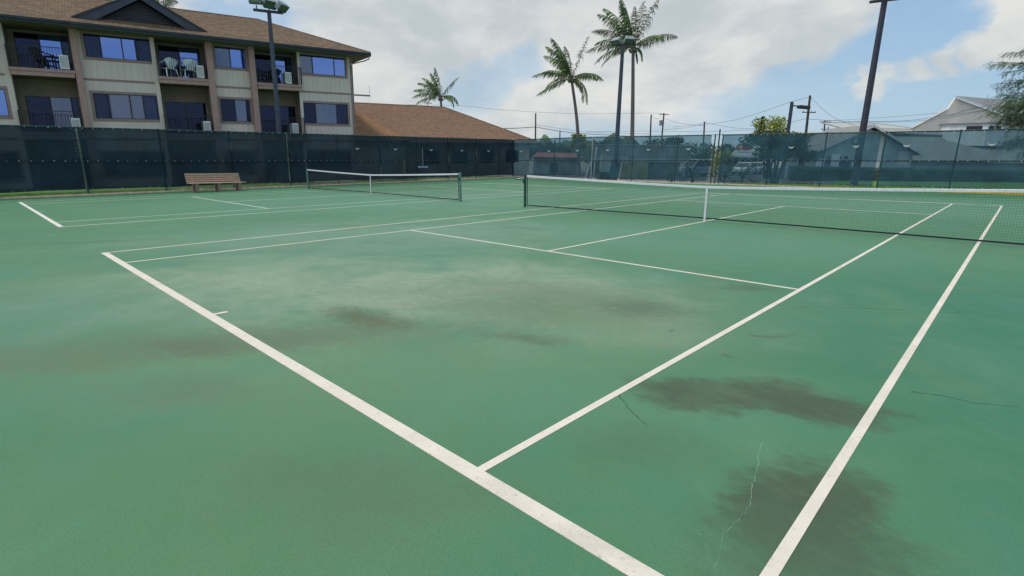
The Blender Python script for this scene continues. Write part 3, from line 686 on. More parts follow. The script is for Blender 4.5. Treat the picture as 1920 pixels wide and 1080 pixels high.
# ------------------------------------------------------------------ apartment building and its low wing neighbour
BO = Vector((-24.7376, 15.3805, .1188)); DV = Vector((.1683, .98564, -.01326)); DV = (DV-LEAN*DV.dot(LEAN)).normalized(); NV = DV.cross(LEAN)
SH = .028
def bldg(name, label):
    o = bpy.data.objects.new(name, None); COL.objects.link(o)
    o.matrix_world = Matrix.Translation(BO) @ Matrix((DV, -NV, LEAN)).transposed().to_4x4()     # local x along the front, y into the building, z up
    return tag(o, label, 'building')
shear = lambda v: Vector((v.x, v.y, v.z+SH*v.x))
B = lambda: MB(shear)
A = bldg('apartment_building', 'three storey beige apartment building with tan pillars, balconies and brown shingle roof')
ZB = -1.0
def wall_seg(x0, x1, z0, z1, y=0, holes=(), m='siding', name='wall', pitch=.305):
    """board siding with recessed grooves, rectangular holes left out"""
    b = B()
    xs = [x0]; k = math.floor(x0/pitch)+1
    while k*pitch < x1-.02: xs.append(k*pitch); k += 1
    xs.append(x1)
    cutx = sorted(set(xs + [h for hl_ in holes for h in (hl_[0], hl_[1]) if x0 < h < x1]))
    for a, c in zip(cutx[:-1], cutx[1:]):
        if c-a < .004: continue
        md = (a+c)/2
        zs = [(z0, z1)]
        for (ha, hb, za, zb) in holes:
            if ha < md < hb:
                zs = [p for (p0, p1) in zs for p in ((p0, min(p1, za)), (max(p0, zb), p1)) if p[1]-p[0] > .001]
        ga = .008 if any(abs(a-x) < 1e-6 for x in xs) else 0; gc = .008 if any(abs(c-x) < 1e-6 for x in xs) else 0
        for p0, p1 in zs:
            b.box((a+ga*.5, y, p0), (c-gc*.5, y+.03, p1))
    b.box((x0, y+.012, z0), (x1, y+.0121, z0+.001))
    for (p0, p1) in [(z0, z1)]:
        # backing behind the grooves, same holes
        cz = sorted(set([p0, p1]+[z for h in holes for z in (h[2], h[3])])); cx = sorted(set([x0, x1]+[x for h in holes for x in (h[0], h[1])]))
        for xa, xb in zip(cx[:-1], cx[1:]):
            for za, zb in zip(cz[:-1], cz[1:]):
                mx_, mz_ = (xa+xb)/2, (za+zb)/2
                if any(h[0] < mx_ < h[1] and h[2] < mz_ < h[3] for h in holes): continue
                b.box((xa, y+.031, za), (xb, y+.18, zb))
    return b.build(name, m, A)
def curtain(parent, x0, x1, z0, z1, y, m='curtain'):
    n = max(6, int((x1-x0)/.035)); b = B(); vs = []
    for i in range(n+1):
        x = x0+(x1-x0)*i/n; yy = y+.022*math.sin(i*1.9+x*3)+.01*math.sin(i*.7)
        vs += [(x, yy, z0), (x, yy, z1)]
    b.add(vs, [(2*i, 2*i+2, 2*i+3, 2*i+1) for i in range(n)]); return b.build('curtain', m, parent)
def window(x0, x1, z0, z1, mull, glass, curt, y=0, trim=True, door=False):
    """frame, panes between mullions, curtains, dark room box behind"""
    if trim:
        tr = B(); w_ = .13
        tr.box((x0-w_, y-.035, z0-w_), (x1+w_, y-.001, z0)).box((x0-w_, y-.035, z1), (x1+w_, y-.001, z1+w_)).box((x0-w_, y-.035, z0), (x0, y-.001, z1)).box((x1, y-.035, z0), (x1+w_, y-.001, z1))
    f = B(); q = .035
    f.box((x0, y+.03, z0), (x1, y+.09, z0+q)).box((x0, y+.03, z1-q), (x1, y+.09, z1)).box((x0, y+.03, z0+q), (x0+q, y+.09, z1-q)).box((x1-q, y+.03, z0+q), (x1, y+.09, z1-q))
    for mx_ in mull: f.box((mx_-.028, y+.031, z0+q), (mx_+.028, y+.089, z1-q))
    nm = 'sliding_door' if door else 'window'
    o = f.build(nm, 'frame', A)
    if trim: tr.build('window_trim', 'trim', o)
    xs = [x0]+list(mull)+[x1]
    for i in range(len(xs)-1):
        gm = glass[i % len(glass)]
        B().box((xs[i]+.03, y+.055, z0+q), (xs[i+1]-.03, y+.061, z1-q)).build('pane', gm, o)
    for (a, c, mm) in curt: curtain(o, a, c, z0+.03, z1-.02, y+.17, mm)
    r = B(); r.quad((x0, y+1.0, z0), (x1, y+1.0, z0), (x1, y+1.0, z1), (x0, y+1.0, z1)).quad((x0, y+.19, z0), (x0, y+1, z0), (x0, y+1, z1), (x0, y+.19, z1)).quad((x1, y+.19, z0), (x1, y+1, z0), (x1, y+1, z1), (x1, y+.19, z1)).quad((x0, y+.19, z1), (x1, y+.19, z1), (x1, y+1, z1), (x0, y+1, z1)).quad((x0, y+.19, z0), (x1, y+.19, z0), (x1, y+1, z0), (x0, y+1, z0))
    r.build('room', 'room', o)
    return o
ST = 3.18
WIN = {  # bay: x0, x1, mullions
    'C': (.10, 3.22, (.98, 2.44)), 'B': (-4.83, -3.13, (-4.0,)), 'A': (-11.08, -8.05, (-10.38, -9.42, -8.80)), 'Z': (-17.55, -14.65, (-16.8, -15.8, -15.1))}
GL = M['glass']; GB = M['glass_blue']; GD = M['glass_dark']
holes = []
spec = []
for k, (x0, x1, ml) in WIN.items():
    for fl_ in range(3):
        z0 = .68+ST*fl_; z1 = (8.24 if fl_ == 2 else 5.20-ST*(1-fl_)); 
        if fl_ == 2: z0 = 7.05
        if fl_ == 0: z1 = 2.02
        holes.append((x0, x1, z0, z1)); spec.append((k, fl_, x0, x1, z0, z1, ml))
BALC = [(-2.62, .08), (-7.88, -5.32), (-14.28, -11.66)]
X_L, X_R = -24.0, 3.62
# front wall pieces between the balcony recesses
def hset(a, b): return [h for h in holes if h[0] >= a-.01 and h[1] <= b+.01]
for a, b in ((X_L, BALC[2][0]), (BALC[2][1], BALC[1][0]), (BALC[1][1], BALC[0][0]), (BALC[0][1], X_R)):
    wall_seg(a, b, ZB, 5.855, 0, [h for h in hset(a, b) if h[3] < 5.8])
    wall_seg(a, b, 5.965, 8.58, 0, [h for h in hset(a, b) if h[2] > 6])
    B().box((a, -.03, 5.856), (b, .12, 5.964)).build('belt_trim', 'trim', A)
    B().box((a, -.03, 2.70), (b, -.002, 2.80)).build('belt_trim', 'trim', A)
random.seed(11)
for k, fl_, x0, x1, z0, z1, ml in spec:
    if k == 'C':
        if fl_ == 2: gl, cu = [GL, GB, GB], [(x0, 1.0, 'sheer'), (1.0, x1, 'curtain')]
        elif fl_ == 1: gl, cu = [GD, GL, GD], [(1.15, 2.44, 'curtain'), (2.46, x1, 'sheer')]
        else: gl, cu = [GD], [(x0+.8, x1, 'sheer')]
    elif k == 'B':
        if fl_ == 2: gl, cu = [GL, GB], [(x0+.3, -4.05, 'sheer'), (-3.95, x1, 'curtain')]
        elif fl_ == 1: gl, cu = [GD, GL], [(-3.95, x1, 'curtain')]
        else: gl, cu = [GD], []
    elif k == 'A':
        if fl_ == 2: gl, cu = [GD, GB, GB, GD], [(x0+.05, -10.3, 'sheer'), (-8.65, x1-.1, 'sheer')]
        elif fl_ == 1: gl, cu = [GD, GL, GL, GD], [(x0+.1, -10.5, 'sheer'), (-10.35, -9.5, 'curtain'), (-9.3, -8.2, 'curtain')]
        else: gl, cu = [GD], [(-10.3, -9, 'sheer')]
    else:
        gl, cu = [GL, GB], [(x0, x1, 'curtain')]
    window(x0, x1, z0, z1, ml, gl, cu)
# end wall, back wall
B().box((X_R-.15, .19, ZB), (X_R, 10, 8.58)).build('end_wall', 'siding', A)
B().box((X_R, -.03, ZB), (X_R+.03, .10, 8.5)).box((X_R-.10, -.032, ZB), (X_R, -.001, 8.5)).build('corner_trim', 'trim', A)
B().box((X_R+.003, .10, 5.856), (X_R+.03, 10, 5.964)).build('belt_trim', 'trim', A)
B().box((X_L, 9.9, ZB), (X_R-.16, 10, 8.58)).build('back_wall', 'siding', A)
# pillars
for a, b in ((-3.0, -2.66), (-5.36, -5.0), (-11.66, -11.36), (-18.2, -17.85)):
    B().box((a, -.34, ZB), (b, -.002, 8.52)).build('pillar', 'tan', A, bevel=.015)
for a, b in ((-7.98, -7.89), (-14.40, -14.29), (.09, .16)):
    B().box((a-.12, -.05, ZB), (b, -.001, 8.5)).build('corner_board', 'siding', A)
# balconies
for bi, (a, b) in enumerate(BALC):
    D_ = 1.45
    for fl_ in range(3):
        zf = 6.27-ST*(2-fl_); zc = 8.58 if fl_ == 2 else 5.90-ST*(1-fl_)
        if fl_ == 0: zf = -.09
        # back and side walls of the recess
        da = a+.25 if bi else a+.30; db = b-.12 if bi else b-.05
        dz1 = zf+2.0
        if fl_ == 2: dz1 = 8.22
        if fl_ == 1: dz1 = 5.02
        wz1 = zc
        bw = B()
        bw.box((a, D_, zf), (da, D_+.1, wz1)).box((db, D_, zf), (b, D_+.1, wz1)).box((da, D_, dz1), (db, D_+.1, wz1))
        bw.box((a-.10, .19, zf), (a-.001, D_+.1, wz1)).box((b+.001, .19, zf), (b+.10, D_+.1, wz1))
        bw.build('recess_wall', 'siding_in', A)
        md = a+(b-a)*.52
        cu = [(md, db-.1, 'sheer')] if (bi+fl_) % 2 else [(md+.3, db, 'curtain')] if fl_ == 2 else []
        gl = [GD, GB] if fl_ == 2 else ([GD, GL] if bi == 2 else [GD, GD])
        window(da, db, zf+.03, dz1, (md,) if bi < 2 else (md-.1, b-.45), gl if bi < 2 else [GD, gl[1], GD], cu, y=D_, trim=False, door=True)
        if fl_ == 0: continue
        # slab with two-step tan fascia and a joint in the middle
        ox0, ox1 = (a-.03, b-.01) if bi else (a-.02, b+.06)
        B().box((ox0+.02, -.26, zf-.37), (ox1-.02, D_, zf-.02)).build('balcony_slab', 'soffit', A)
        sb = B(); sb.box((ox0, -.34, zf-.155), (ox1, -.262, zf+.0)).box((ox0+.03, -.30, zf-.37), (ox1-.03, -.261, zf-.157))
        sb.build('balcony_fascia', 'tan', A, bevel=.006)
        B().box(((a+b)/2-.03, -.312, zf-.37), ((a+b)/2+.03, -.301, zf-.158)).build('fascia_joint', 'tan', A)
        # railing
        r0, r1 = ox0+.04, ox1-.03; zt = zf+1.06
        rl = B().box((r0, -.30, zt), (r1, -.25, zt+.035)).box((r0, -.29, zf+.09), (r1, -.26, zf+.115))
        side = r0 if bi else r1
        for sx in ((r0,) if bi else (r1,)): rl.box((sx-.02, -.25, zt), (sx+.02, .03, zt+.035)).box((sx-.012, -.26, zf+.09), (sx+.012, .03, zf+.115))
        ro = rl.build('railing', 'rail', A)
        n = int((r1-r0)/.118)
        for i in range(n+1):
            x = r0+(r1-r0)*i/n; th = .020 if i in (0, n) else .010
            z0_ = zf if i in (0, n) else zf+.115
            B().box((x-th, -.275-th, z0_), (x+th, -.275+th, zt)).build('baluster', 'rail', ro)
        for j in range(3):
            B().box((side-.009, -.20+.08*j, zf+.115), (side+.009, -.182+.08*j, zt)).build('baluster', 'rail', ro)
# roof
EY, EX, EZ = -1.2, 4.62, 8.55       # eave line (front), end eave, height of the eave edge
RY, RZ, RX = 5.0, 11.05, -1.05      # ridge
SLP = (RZ-EZ)/(RY-EY)
def roof_plane(parent, P0, P1, Q1, Q0, m, thk=.10, name='roof_slope', course=.2, xf=shear):
    """stepped shingle courses between eave P0-P1 and ridge Q0-Q1 (world of the building)"""
    P0, P1, Q0, Q1 = map(Vector, (P0, P1, Q0, Q1)); u = (P1-P0).normalized()
    nrm = (P1-P0).cross(Q0-P0).normalized()
    if nrm.z < 0: nrm = -nrm
    upd = nrm.cross(u).normalized(); upd = upd if upd.z > 0 else -upd
    Ht = (Q0-P0).dot(upd); n = max(2, int(Ht/course)); vs = []; fs = []; uv = []
    def pt(e0, e1, f): return e0.lerp(e1, f)
    for i in range(n):
        f0, f1 = i/n, min(1, (i+1.0)/n)
        a0, b0 = pt(P0, Q0, f0), pt(P1, Q1, f0); a1, b1 = pt(P0, Q0, f1), pt(P1, Q1, f1)
        lift = nrm*.022; k = len(vs)
        for q in (a0, b0, a0+lift, b0+lift, b1, a1):
            vs.append(q); w_ = q-P0; uv.append((w_.dot(u), i*course+(0.01 if q in (a0, b0) else course*.5) if False else w_.dot(upd), 0))
        fs += [(k, k+1, k+3, k+2), (k+2, k+3, k+4, k+5)]
    me = bpy.data.meshes.new(name); me.from_pydata([tuple(xf(v)) for v in vs], [], fs)
    at_ = me.attributes.new('uvw', 'FLOAT_VECTOR', 'POINT'); at_.data.foreach_set('vector', [c for q in uv for c in q])
    me.materials.append(M[m]); o = bpy.data.objects.new(name, me); COL.objects.link(o); o.parent = parent
    return o
def under(parent, pts, m='soffit', off=-.03, name='soffit'):
    b = B(); b.add([(p[0], p[1], p[2]+off) for p in pts], [tuple(range(len(pts)))]); return b.build(name, m, parent)
XW = -30
roof_plane(A, (XW, EY, EZ), (EX, EY, EZ), (RX, RY, RZ), (XW, RY, RZ), 'shingle')
roof_plane(A, (EX, EY, EZ), (EX, 11.2, EZ), (RX, RY+.01, RZ), (RX, RY, RZ), 'shingle')
roof_plane(A, (XW, 11.2, EZ), (EX, 11.2, EZ), (RX, RY, RZ), (XW, RY, RZ), 'shingle')
B().tube([(XW, RY, RZ+.02), (RX, RY, RZ+.02)], .09, 6).tube([(RX, RY, RZ+.02), (EX-.02, EY+.02, EZ+.05)], .07, 6).build('ridge_cap', 'shingle_cap', A) if 'shingle_cap' in M else None
M['shingle_cap'] = mat('ridge_shingles', (.17, .115, .08), .9, .3, 4, .3)
B().tube([(XW, RY, RZ+.0), (RX, RY, RZ+.0)], .08, 6).build('ridge_cap', 'shingle_cap', A)
B().tube([(RX, RY, RZ+.0), (EX-.02, EY+.02, EZ+.03)], .06, 6).build('ridge_cap', 'shingle_cap', A)
# fascia, gutter, soffit
B().box((XW, EY-.02, EZ-.22), (EX-.03, EY+.03, EZ-.005)).box((EX-.03, EY-.02, EZ-.22), (EX+.02, 11.2, EZ-.005)).build('fascia', 'fascia', A)
gt = B()
gt.prism([(XW, EY-.02, EZ-.02), (XW, EY-.13, EZ-.02), (XW, EY-.11, EZ-.12), (XW, EY-.02, EZ-.14)], (EX-XW-.02, 0, 0)); gt.build('gutter', 'fascia', A)
B().prism([(XW, EY+.03, EZ-.20), (EX-.04, EY+.03, EZ-.20), (EX-.04, 11.1, EZ-.20), (XW, 11.1, EZ-.20)], (0, 0, .03)).build('soffit', 'soffit', A)
# downspout elbow at the corner, side bracket with aerial rod
B().tube([(EX-.15, EY+.0, EZ-.16), (EX-.12, EY+.02, EZ-.38), (EX-.35, EY+.35, EZ-.50), (X_R+.10, -.0, EZ-.62), (X_R+.09, .06, EZ-.75), (X_R+.09, .06, 0)], .04, 8).build('downspout', 'trim', A)
B().box((X_R+.04, .02, 5.83), (4.95, .12, 5.93)).build('side_bracket', 'trim', A)
B().tube([(4.92, .07, 5.93), (4.90, .07, 6.55)], .012, 6).build('aerial_rod', 'trim', A)
# gable on the roof
GX0, GX1, GXC = -11.45, -5.15, -8.3; GY = -.35; GZ0 = EZ+SLP*(GY-EY)+.0; GZ1 = 10.52
gy_back = EY+(GZ1-EZ)/SLP
for sx, xa in ((-1, GX0), (1, GX1)):
    roof_plane(A, (xa, GY, GZ0), (xa, GY+.05, GZ0+.005), (GXC, gy_back, GZ1), (GXC, GY, GZ1), 'shingle', name='gable_roof') if False else None
    b = B(); b.prism([(xa, GY, GZ0+.0), (GXC, GY, GZ1), (GXC, gy_back, GZ1), (xa+(-sx)*.02, GY+.06, GZ0)], (0, 0, .07)); b.build('gable_roof', 'shingle_cap', A)
    # barge board and dark inner board
    dx = (GXC-xa); L_ = math.hypot(dx, GZ1-GZ0); nx_, nz_ = (GZ1-GZ0)/L_*(-1 if dx > 0 else 1), abs(dx)/L_
    w_ = .34
    b = B(); b.prism([(xa, GY-.02, GZ0-.0), (GXC, GY-.02, GZ1+.07), (GXC, GY-.02, GZ1-.30), (xa+(1.05 if dx > 0 else -1.05), GY-.02, GZ0+.02)], (0, -.05, 0)); b.build('barge_board', 'fascia', A)
    b = B(); b.prism([(xa+(.05 if dx > 0 else -.05), GY-.07, GZ0+.05), (GXC, GY-.07, GZ1+.10), (GXC, GY-.07, GZ1+.02), (xa+(.28 if dx > 0 else -.28), GY-.07, GZ0+.03)], (0, -.03, 0)); b.build('barge_trim', 'rail', A)
B().add([(GX0+.9, GY+.55, GZ0-.1), (GX1-.9, GY+.55, GZ0-.1), (GXC, GY+.55, GZ1-.25)], [(0, 1, 2)]).build('gable_face', 'rail', A)
lb = B()
for k in range(7):
    z = GZ0+.28+.13*k; hw = (GZ1-.35-z)/(GZ1-GZ0)*3.1
    if hw > .1: lb.box((GXC-hw, GY+.50, z), (GXC+hw, GY+.54, z+.05))
lb.build('louvre', 'fascia', A)
# things on the balconies (their spots follow the same frame)
def bspot(x, y, z): return Matrix.Translation(BO) @ Matrix((DV, -NV, LEAN)).transposed().to_4x4() @ shear(Vector((x, y, z)))
RZB = math.atan2(DV.y, DV.x)
def ac_unit(x, z, label, first=None):
    p = bspot(x, .06, z)
    if first: return copy_thing(first, p, RZB, label)
    t = thing('air_conditioner', label, 'air conditioner', p, RZB, 'air conditioners on the balconies')
    MB().box((-.19, -.40, .04), (.19, .40, .74)).build('casing', 'acwhite', t, bevel=.02)
    for k in range(9): MB().box((-.155+.036*k, -.415, .12), (-.137+.036*k, -.402, .68)).build('grille_bar', 'galv', t)
    MB().box((-.17, -.3, 0), (.17, .3, .04)).build('foot', 'dark_plastic', t)
    return t
ac0 = ac_unit(-12.05, 6.27, 'white air conditioner on the top balcony nearest the left edge')
ac_unit(-5.75, 6.27, 'white air conditioner on the top balcony beside the two pale blue chairs', ac0)
ac_unit(-.72, 6.27, 'white air conditioner on the top balcony behind the floodlight pole', ac0)
ac_unit(-12.0, 3.09, 'white air conditioner on the lower balcony at the left edge', ac0)
ac_unit(-5.72, 3.09, 'white air conditioner on the lower balcony under the blue chairs', ac0)
ac_unit(-.52, 3.09, 'white air conditioner on the lower balcony right of the floodlight pole', ac0)
def plastic_chair(x, y, z, rz, m, label, cat='chair', group=None, first=None):
    p = bspot(x, y, z)
    if first: return copy_thing(first, p, rz, label)
    t = thing('patio_chair', label, cat, p, rz, group)
    MB(lambda v: v*1.2).prism([(-.24, -.24, .40), (.24, -.24, .40), (.21, .22, .38), (-.21, .22, .38)], (0, 0, .03)).build('seat', m, t, bevel=.01)
    n = 9
    for i in range(n):                                      # fan of curved back slats
        a = (i-(n-1)/2)/((n-1)/2); x0 = a*.15; x1 = a*.30; zt = .86-.10*a*a
        MB(lambda v: v*1.2).tube([(x0, .21, .41), (x0*1.25, .27, .55), (x1*.9, .31, .70), (x1, .33, zt)], [.024, .030, .036, .038], 5).build('back_slat', m, t)
    MB(lambda v: v*1.2).tube([(-.30, .33, .76)]+[(a*.3, .34, .86-.10*a*a+.01) for a in (-.8, -.4, 0, .4, .8)]+[(.30, .33, .76)], .026, 6).build('back_rim', m, t)
    for sx in (-1, 1):
        MB(lambda v: v*1.2).tube([(sx*.30, .33, .76), (sx*.31, .1, .66), (sx*.31, -.22, .62), (sx*.29, -.27, .55)], .027, 6).build('armrest', m, t)
        MB(lambda v: v*1.2).tube([(sx*.29, -.27, .56), (sx*.30, -.29, 0)], [.03, .022], 6).build('leg', m, t)
        MB(lambda v: v*1.2).tube([(sx*.24, .22, .40), (sx*.29, .33, 0)], [.03, .022], 6).build('leg', m, t)
    return t
g1 = 'pale blue chairs on the top balcony'
ch0 = plastic_chair(-7.35, .12, 6.27, RZB+math.pi+.5, 'blue_plastic', 'pale blue fan-back plastic chair at the left of the top balcony rail', group=g1)
plastic_chair(-6.30, .12, 6.27, RZB+math.pi+.2, 'blue_plastic', 'pale blue fan-back plastic chair next to the white air conditioner', first=ch0)
g2 = 'dark chairs on the balconies'
ck0 = plastic_chair(-2.15, .3, 6.27, RZB+1.2, 'dark_plastic', 'dark chair on the top balcony left of the floodlight pole', group=g2)
plastic_chair(-1.45, .5, 6.27, RZB-.6, 'dark_plastic', 'dark chair on the top balcony crossed by the floodlight pole', first=ck0)
plastic_chair(-12.9, .3, 6.27, RZB+2.2, 'dark_plastic', 'dark chair on the left top balcony beside the white unit', first=ck0)
p = bspot(-12.55, .6, 6.27)
t = thing('patio_table', 'small dark round table on the left top balcony', 'table', p, 0)
MB().tube([(0, 0, .70), (0, 0, .73)], .38, 20).build('table_top', 'dark_plastic', t)
MB().tube([(0, 0, 0), (0, 0, .70)], .03, 8).build('pedestal', 'dark_plastic', t)
MB().tube([(0, 0, 0), (0, 0, .03)], .22, 16).build('foot', 'dark_plastic', t)

# low building with the hip roof
Lb = bldg('low_building', 'single storey building with a wide orange brown hip roof behind the left fence')
EZ2 = 2.66; R2 = 6.11
roof_plane(Lb, (4.2, 2, EZ2), (22.7, 2, EZ2), (16.1, 9, R2), (4.2, 9, R2), 'shingle2')
roof_plane(Lb, (22.7, 2, EZ2), (22.7, 16, EZ2), (16.1, 9.01, R2), (16.1, 9, R2), 'shingle2')
roof_plane(Lb, (4.2, 16, EZ2), (22.7, 16, EZ2), (16.1, 9, R2), (4.2, 9, R2), 'shingle2')
# forward wing: its nearer, more orange slope hides the left end of the main roof
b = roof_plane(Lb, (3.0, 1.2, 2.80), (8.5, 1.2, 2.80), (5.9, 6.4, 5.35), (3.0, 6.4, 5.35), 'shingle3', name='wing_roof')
B().prism([(8.5, 1.2, 2.78), (5.9, 6.4, 5.33), (6.3, 7.4, 5.0), (8.9, 2.05, 2.66)], (0, 0, -.1)).build('wing_edge', 'shingle_cap', Lb)
B().box((3.0, 1.18, 2.60), (8.5, 1.22, 2.79)).build('wing_fascia', 'fascia', Lb)
B().box((3.7, 1.9, -1.2), (8.2, 2.05, 2.6)).build('wing_wall', 'siding', Lb)
B().tube([(4.2, 9, R2), (16.1, 9, R2)], .07, 6).build('ridge_cap', 'shingle_cap', Lb)
B().tube([(16.1, 9, R2), (22.7, 2, EZ2+.02)], .06, 6).build('ridge_cap', 'shingle_cap', Lb)
B().box((8.78, 1.98, EZ2-.20), (22.7, 2.02, EZ2-.01)).box((22.68, 2.02, EZ2-.20), (22.72, 16, EZ2-.01)).build('fascia', 'fascia', Lb)
B().prism([(8.78, 2.02, EZ2-.18), (22.6, 2.02, EZ2-.18), (22.6, 15.9, EZ2-.18), (8.78, 15.9, EZ2-.18)], (0, 0, .02)).build('soffit', 'soffit', Lb)
lw_ = B(); lw_.box((9.0, 2.9, -1.2), (22, 3.05, 2.48)).box((21.85, 3.05, -1.2), (22, 15, 2.48)).build('wall', 'siding', Lb)
for x in (10.6, 13.4, 16.3, 19.2):
    o = B().box((x, 2.86, .9), (x+1.5, 2.895, 2.0)).build('window', 'frame', Lb)
    B().box((x+.08, 2.84, .98), (x+.72, 2.855, 1.92)).build('pane', 'glass_dark', o); B().box((x+.78, 2.84, .98), (x+1.42, 2.855, 1.92)).build('pane', 'glass_dark', o)
aer = B().tube([(14.3, 9, R2), (14.3, 9, R2+.42)], .03, 6).tube([(13.85, 9, R2+.30), (14.75, 9, R2+.30)], .03, 6).tube([(14.05, 9, R2+.40), (14.55, 9, R2+.40)], .022, 6); aer.build('roof_aerial', 'util', Lb)

# ------------------------------------------------------------------ vegetation
def leaf_cloud(mb, c, rad, n, size, rnd, droop=0, hollow=.35):
    c = Vector(c)
    for i in range(n):
        while True:
            v = Vector((rnd.uniform(-1, 1), rnd.uniform(-1, 1), rnd.uniform(-1, 1)))
            if hollow < v.length < 1: break
        p = c+Vector((v.x*rad[0], v.y*rad[1], v.z*rad[2]))
        s = size*rnd.uniform(.6, 1.4); a = Vector((rnd.gauss(0, 1), rnd.gauss(0, 1), rnd.gauss(0, .6)-droop)).normalized(); b = a.orthogonal().normalized()
        q = rnd.uniform(0, 6.28); b = (Matrix.Rotation(q, 3, a) @ b)
        mb.add([p, p+a*s*.5+b*s*.28, p+a*s, p+a*s*.5-b*s*.28], [(0, 1, 2, 3)])
def broad_tree(name, label, px, depth, h, crown_r, n, size, mleaf, cat='tree', crown_z=None, trunks=1, seed=1, lumps=9, trunk_r=.16, z0=-.1):
    p = base(px, depth); rnd = random.Random(seed)
    t = thing(name, label, cat, (p.x, p.y, z0), rnd.uniform(0, 6))
    cz = crown_z if crown_z is not None else h*.66; tr = MB(); ends = []
    for k in range(trunks):
        a = 2*math.pi*k/max(1, trunks)+.3; o = .35*(trunks > 1)
        b0 = Vector((math.cos(a)*o*.4, math.sin(a)*o*.4, 0)); m_ = b0+Vector((math.cos(a)*o, math.sin(a)*o, cz*.5)); e = b0+Vector((math.cos(a)*o*1.8, math.sin(a)*o*1.8, cz*.9))
        tr.tube([b0, m_, e], [trunk_r, trunk_r*.75, trunk_r*.5], 8)
        for j in range(4):
            aa = a+rnd.uniform(-1.3, 1.3)+j*1.5; q = m_.lerp(e, rnd.uniform(.2, 1)); d = Vector((math.cos(aa)*crown_r[0]*.7, math.sin(aa)*crown_r[0]*.7, crown_r[1]*rnd.uniform(0, .8)))
            tr.tube([q, q+d*.5+Vector((0, 0, .15)), q+d], [trunk_r*.4, trunk_r*.25, .02], 6); ends.append(q+d)
    tr.build('trunk', 'bark', t)
    cr = MB()
    for k in range(lumps):
        a = rnd.uniform(0, 6.28); r = crown_r[0]*rnd.uniform(.15, .75); zz = cz+crown_r[1]*rnd.uniform(-.55, .75)
        leaf_cloud(cr, (math.cos(a)*r, math.sin(a)*r, zz), (crown_r[0]*rnd.uniform(.3, .5), crown_r[0]*rnd.uniform(.3, .5), crown_r[1]*rnd.uniform(.3, .5)), n//lumps, size, rnd)
    cr.build('crown', mleaf, t)
    return t

def palm(label, px, depth, top, lean_px, crown_px, fronds, seed, tr=(.17, .11)):
    """trunk from the ground up to the crown; fronds listed as (angle in degrees seen from the court, length m, droop, depth)"""
    rnd = random.Random(seed); p = base(px, depth)
    t = thing('palm_tree', label, 'palm tree', p, 0, 'coconut palms behind the fences')
    inv = t.matrix_world.inverted()
    cw = at(crown_px[0], crown_px[1], depth); c = inv @ cw
    rz = t.matrix_world.to_3x3().inverted()
    rv = rz @ RGT; uv = Vector((0, 0, 1)); dv = rz @ Vector((FWD.x, FWD.y, 0)).normalized()
    pts = []; n = 16
    for i in range(n+1):
        f = i/n; q = Vector((0, 0, 0)).lerp(c, f); bow = math.sin(math.pi*f)*lean_px; pts.append(q+rv*bow)
    rs = [tr[0]*(1.5 if i == 0 else 1.0)*(1-f_)+tr[1]*f_ for i, f_ in [(i, i/n) for i in range(n+1)]]
    tk = MB().tube(pts, rs, 10)
    for i in range(1, 46): 
        f = i/46; q = Vector((0, 0, 0)).lerp(c, f)+rv*math.sin(math.pi*f)*lean_px; r_ = tr[0]*(1-f)+tr[1]*f
        tk.tube([q, q+Vector((0, 0, .03))], [r_*1.10, r_*1.02], 10)
    tk.build('trunk', 'trunk', t)
    hd = MB()
    for k in range(12):
        a = k*2.4; hd.tube([c+Vector((0, 0, -.35)), c+Vector((math.cos(a)*.16, math.sin(a)*.16, -.05)), c+Vector((math.cos(a)*.24, math.sin(a)*.24, .28))], [.12, .08, .03], 6)
    for k in range(7):
        a = k*.95; q = c+Vector((math.cos(a)*.28, math.sin(a)*.28, -.25-.1*(k % 2)))
        hd.tube([q+Vector((0, 0, .13)), q+Vector((0, 0, .07)), q-Vector((0, 0, .06)), q-Vector((0, 0, .13))], [.03, .11, .11, .03], 7)
    hd.build('crown_base', 'frond_old', t)
    for (ang, ln, droop, dep, old) in fronds:
        a = R(ang); d0 = (rv*math.cos(a)+uv*math.sin(a)+dv*dep).normalized()
        mb = MB(); N = 30; pos = c+d0*.1; d = d0.copy(); P = [pos.copy()]; step = ln/N
        wind = rv*.010*(-1 if True else 1)
        for i in range(N):
            d = (d+Vector((0, 0, -1))*droop*(i/N)*.085*(1+.3*math.cos(a))+wind).normalized(); pos = pos+d*step; P.append(pos.copy())
        mb.tube(P, [.035*(1-i/(N+3))+.006 for i in range(N+1)], 4)
        for i in range(3, N+1):
            f = i/N; tg = (P[i]-P[i-1]).normalized(); sd_ = tg.cross(uv)
            if sd_.length < .15: sd_ = tg.cross(dv)
            sd_.normalize(); ll = ln*.27*math.sin(math.pi*(.16+.80*f))**.7*rnd.uniform(.8, 1.1)
            for sg in (-1, 1):
                for kk in (0, 1):
                    if rnd.random() < .12: continue
                    o = P[i]-tg*step*.5*kk
                    q = (sd_*sg*.62+tg*.85+Vector((0, 0, -.30-.75*rnd.random()))+rv*(-.50*rnd.random()-.12)).normalized()
                    mid = o+q*ll*.5; tip = o+(q+Vector((0, 0, -.55))-rv*.15).normalized()*ll
                    wv_ = tg*(.022+.010*rnd.random())
                    mb.add([o-wv_*.6, o+wv_*.6, mid+wv_, tip, mid-wv_], [(0, 1, 2, 4), (4, 2, 3)])
        mb.build('frond', 'frond_old' if old else 'frond', t)
    return t
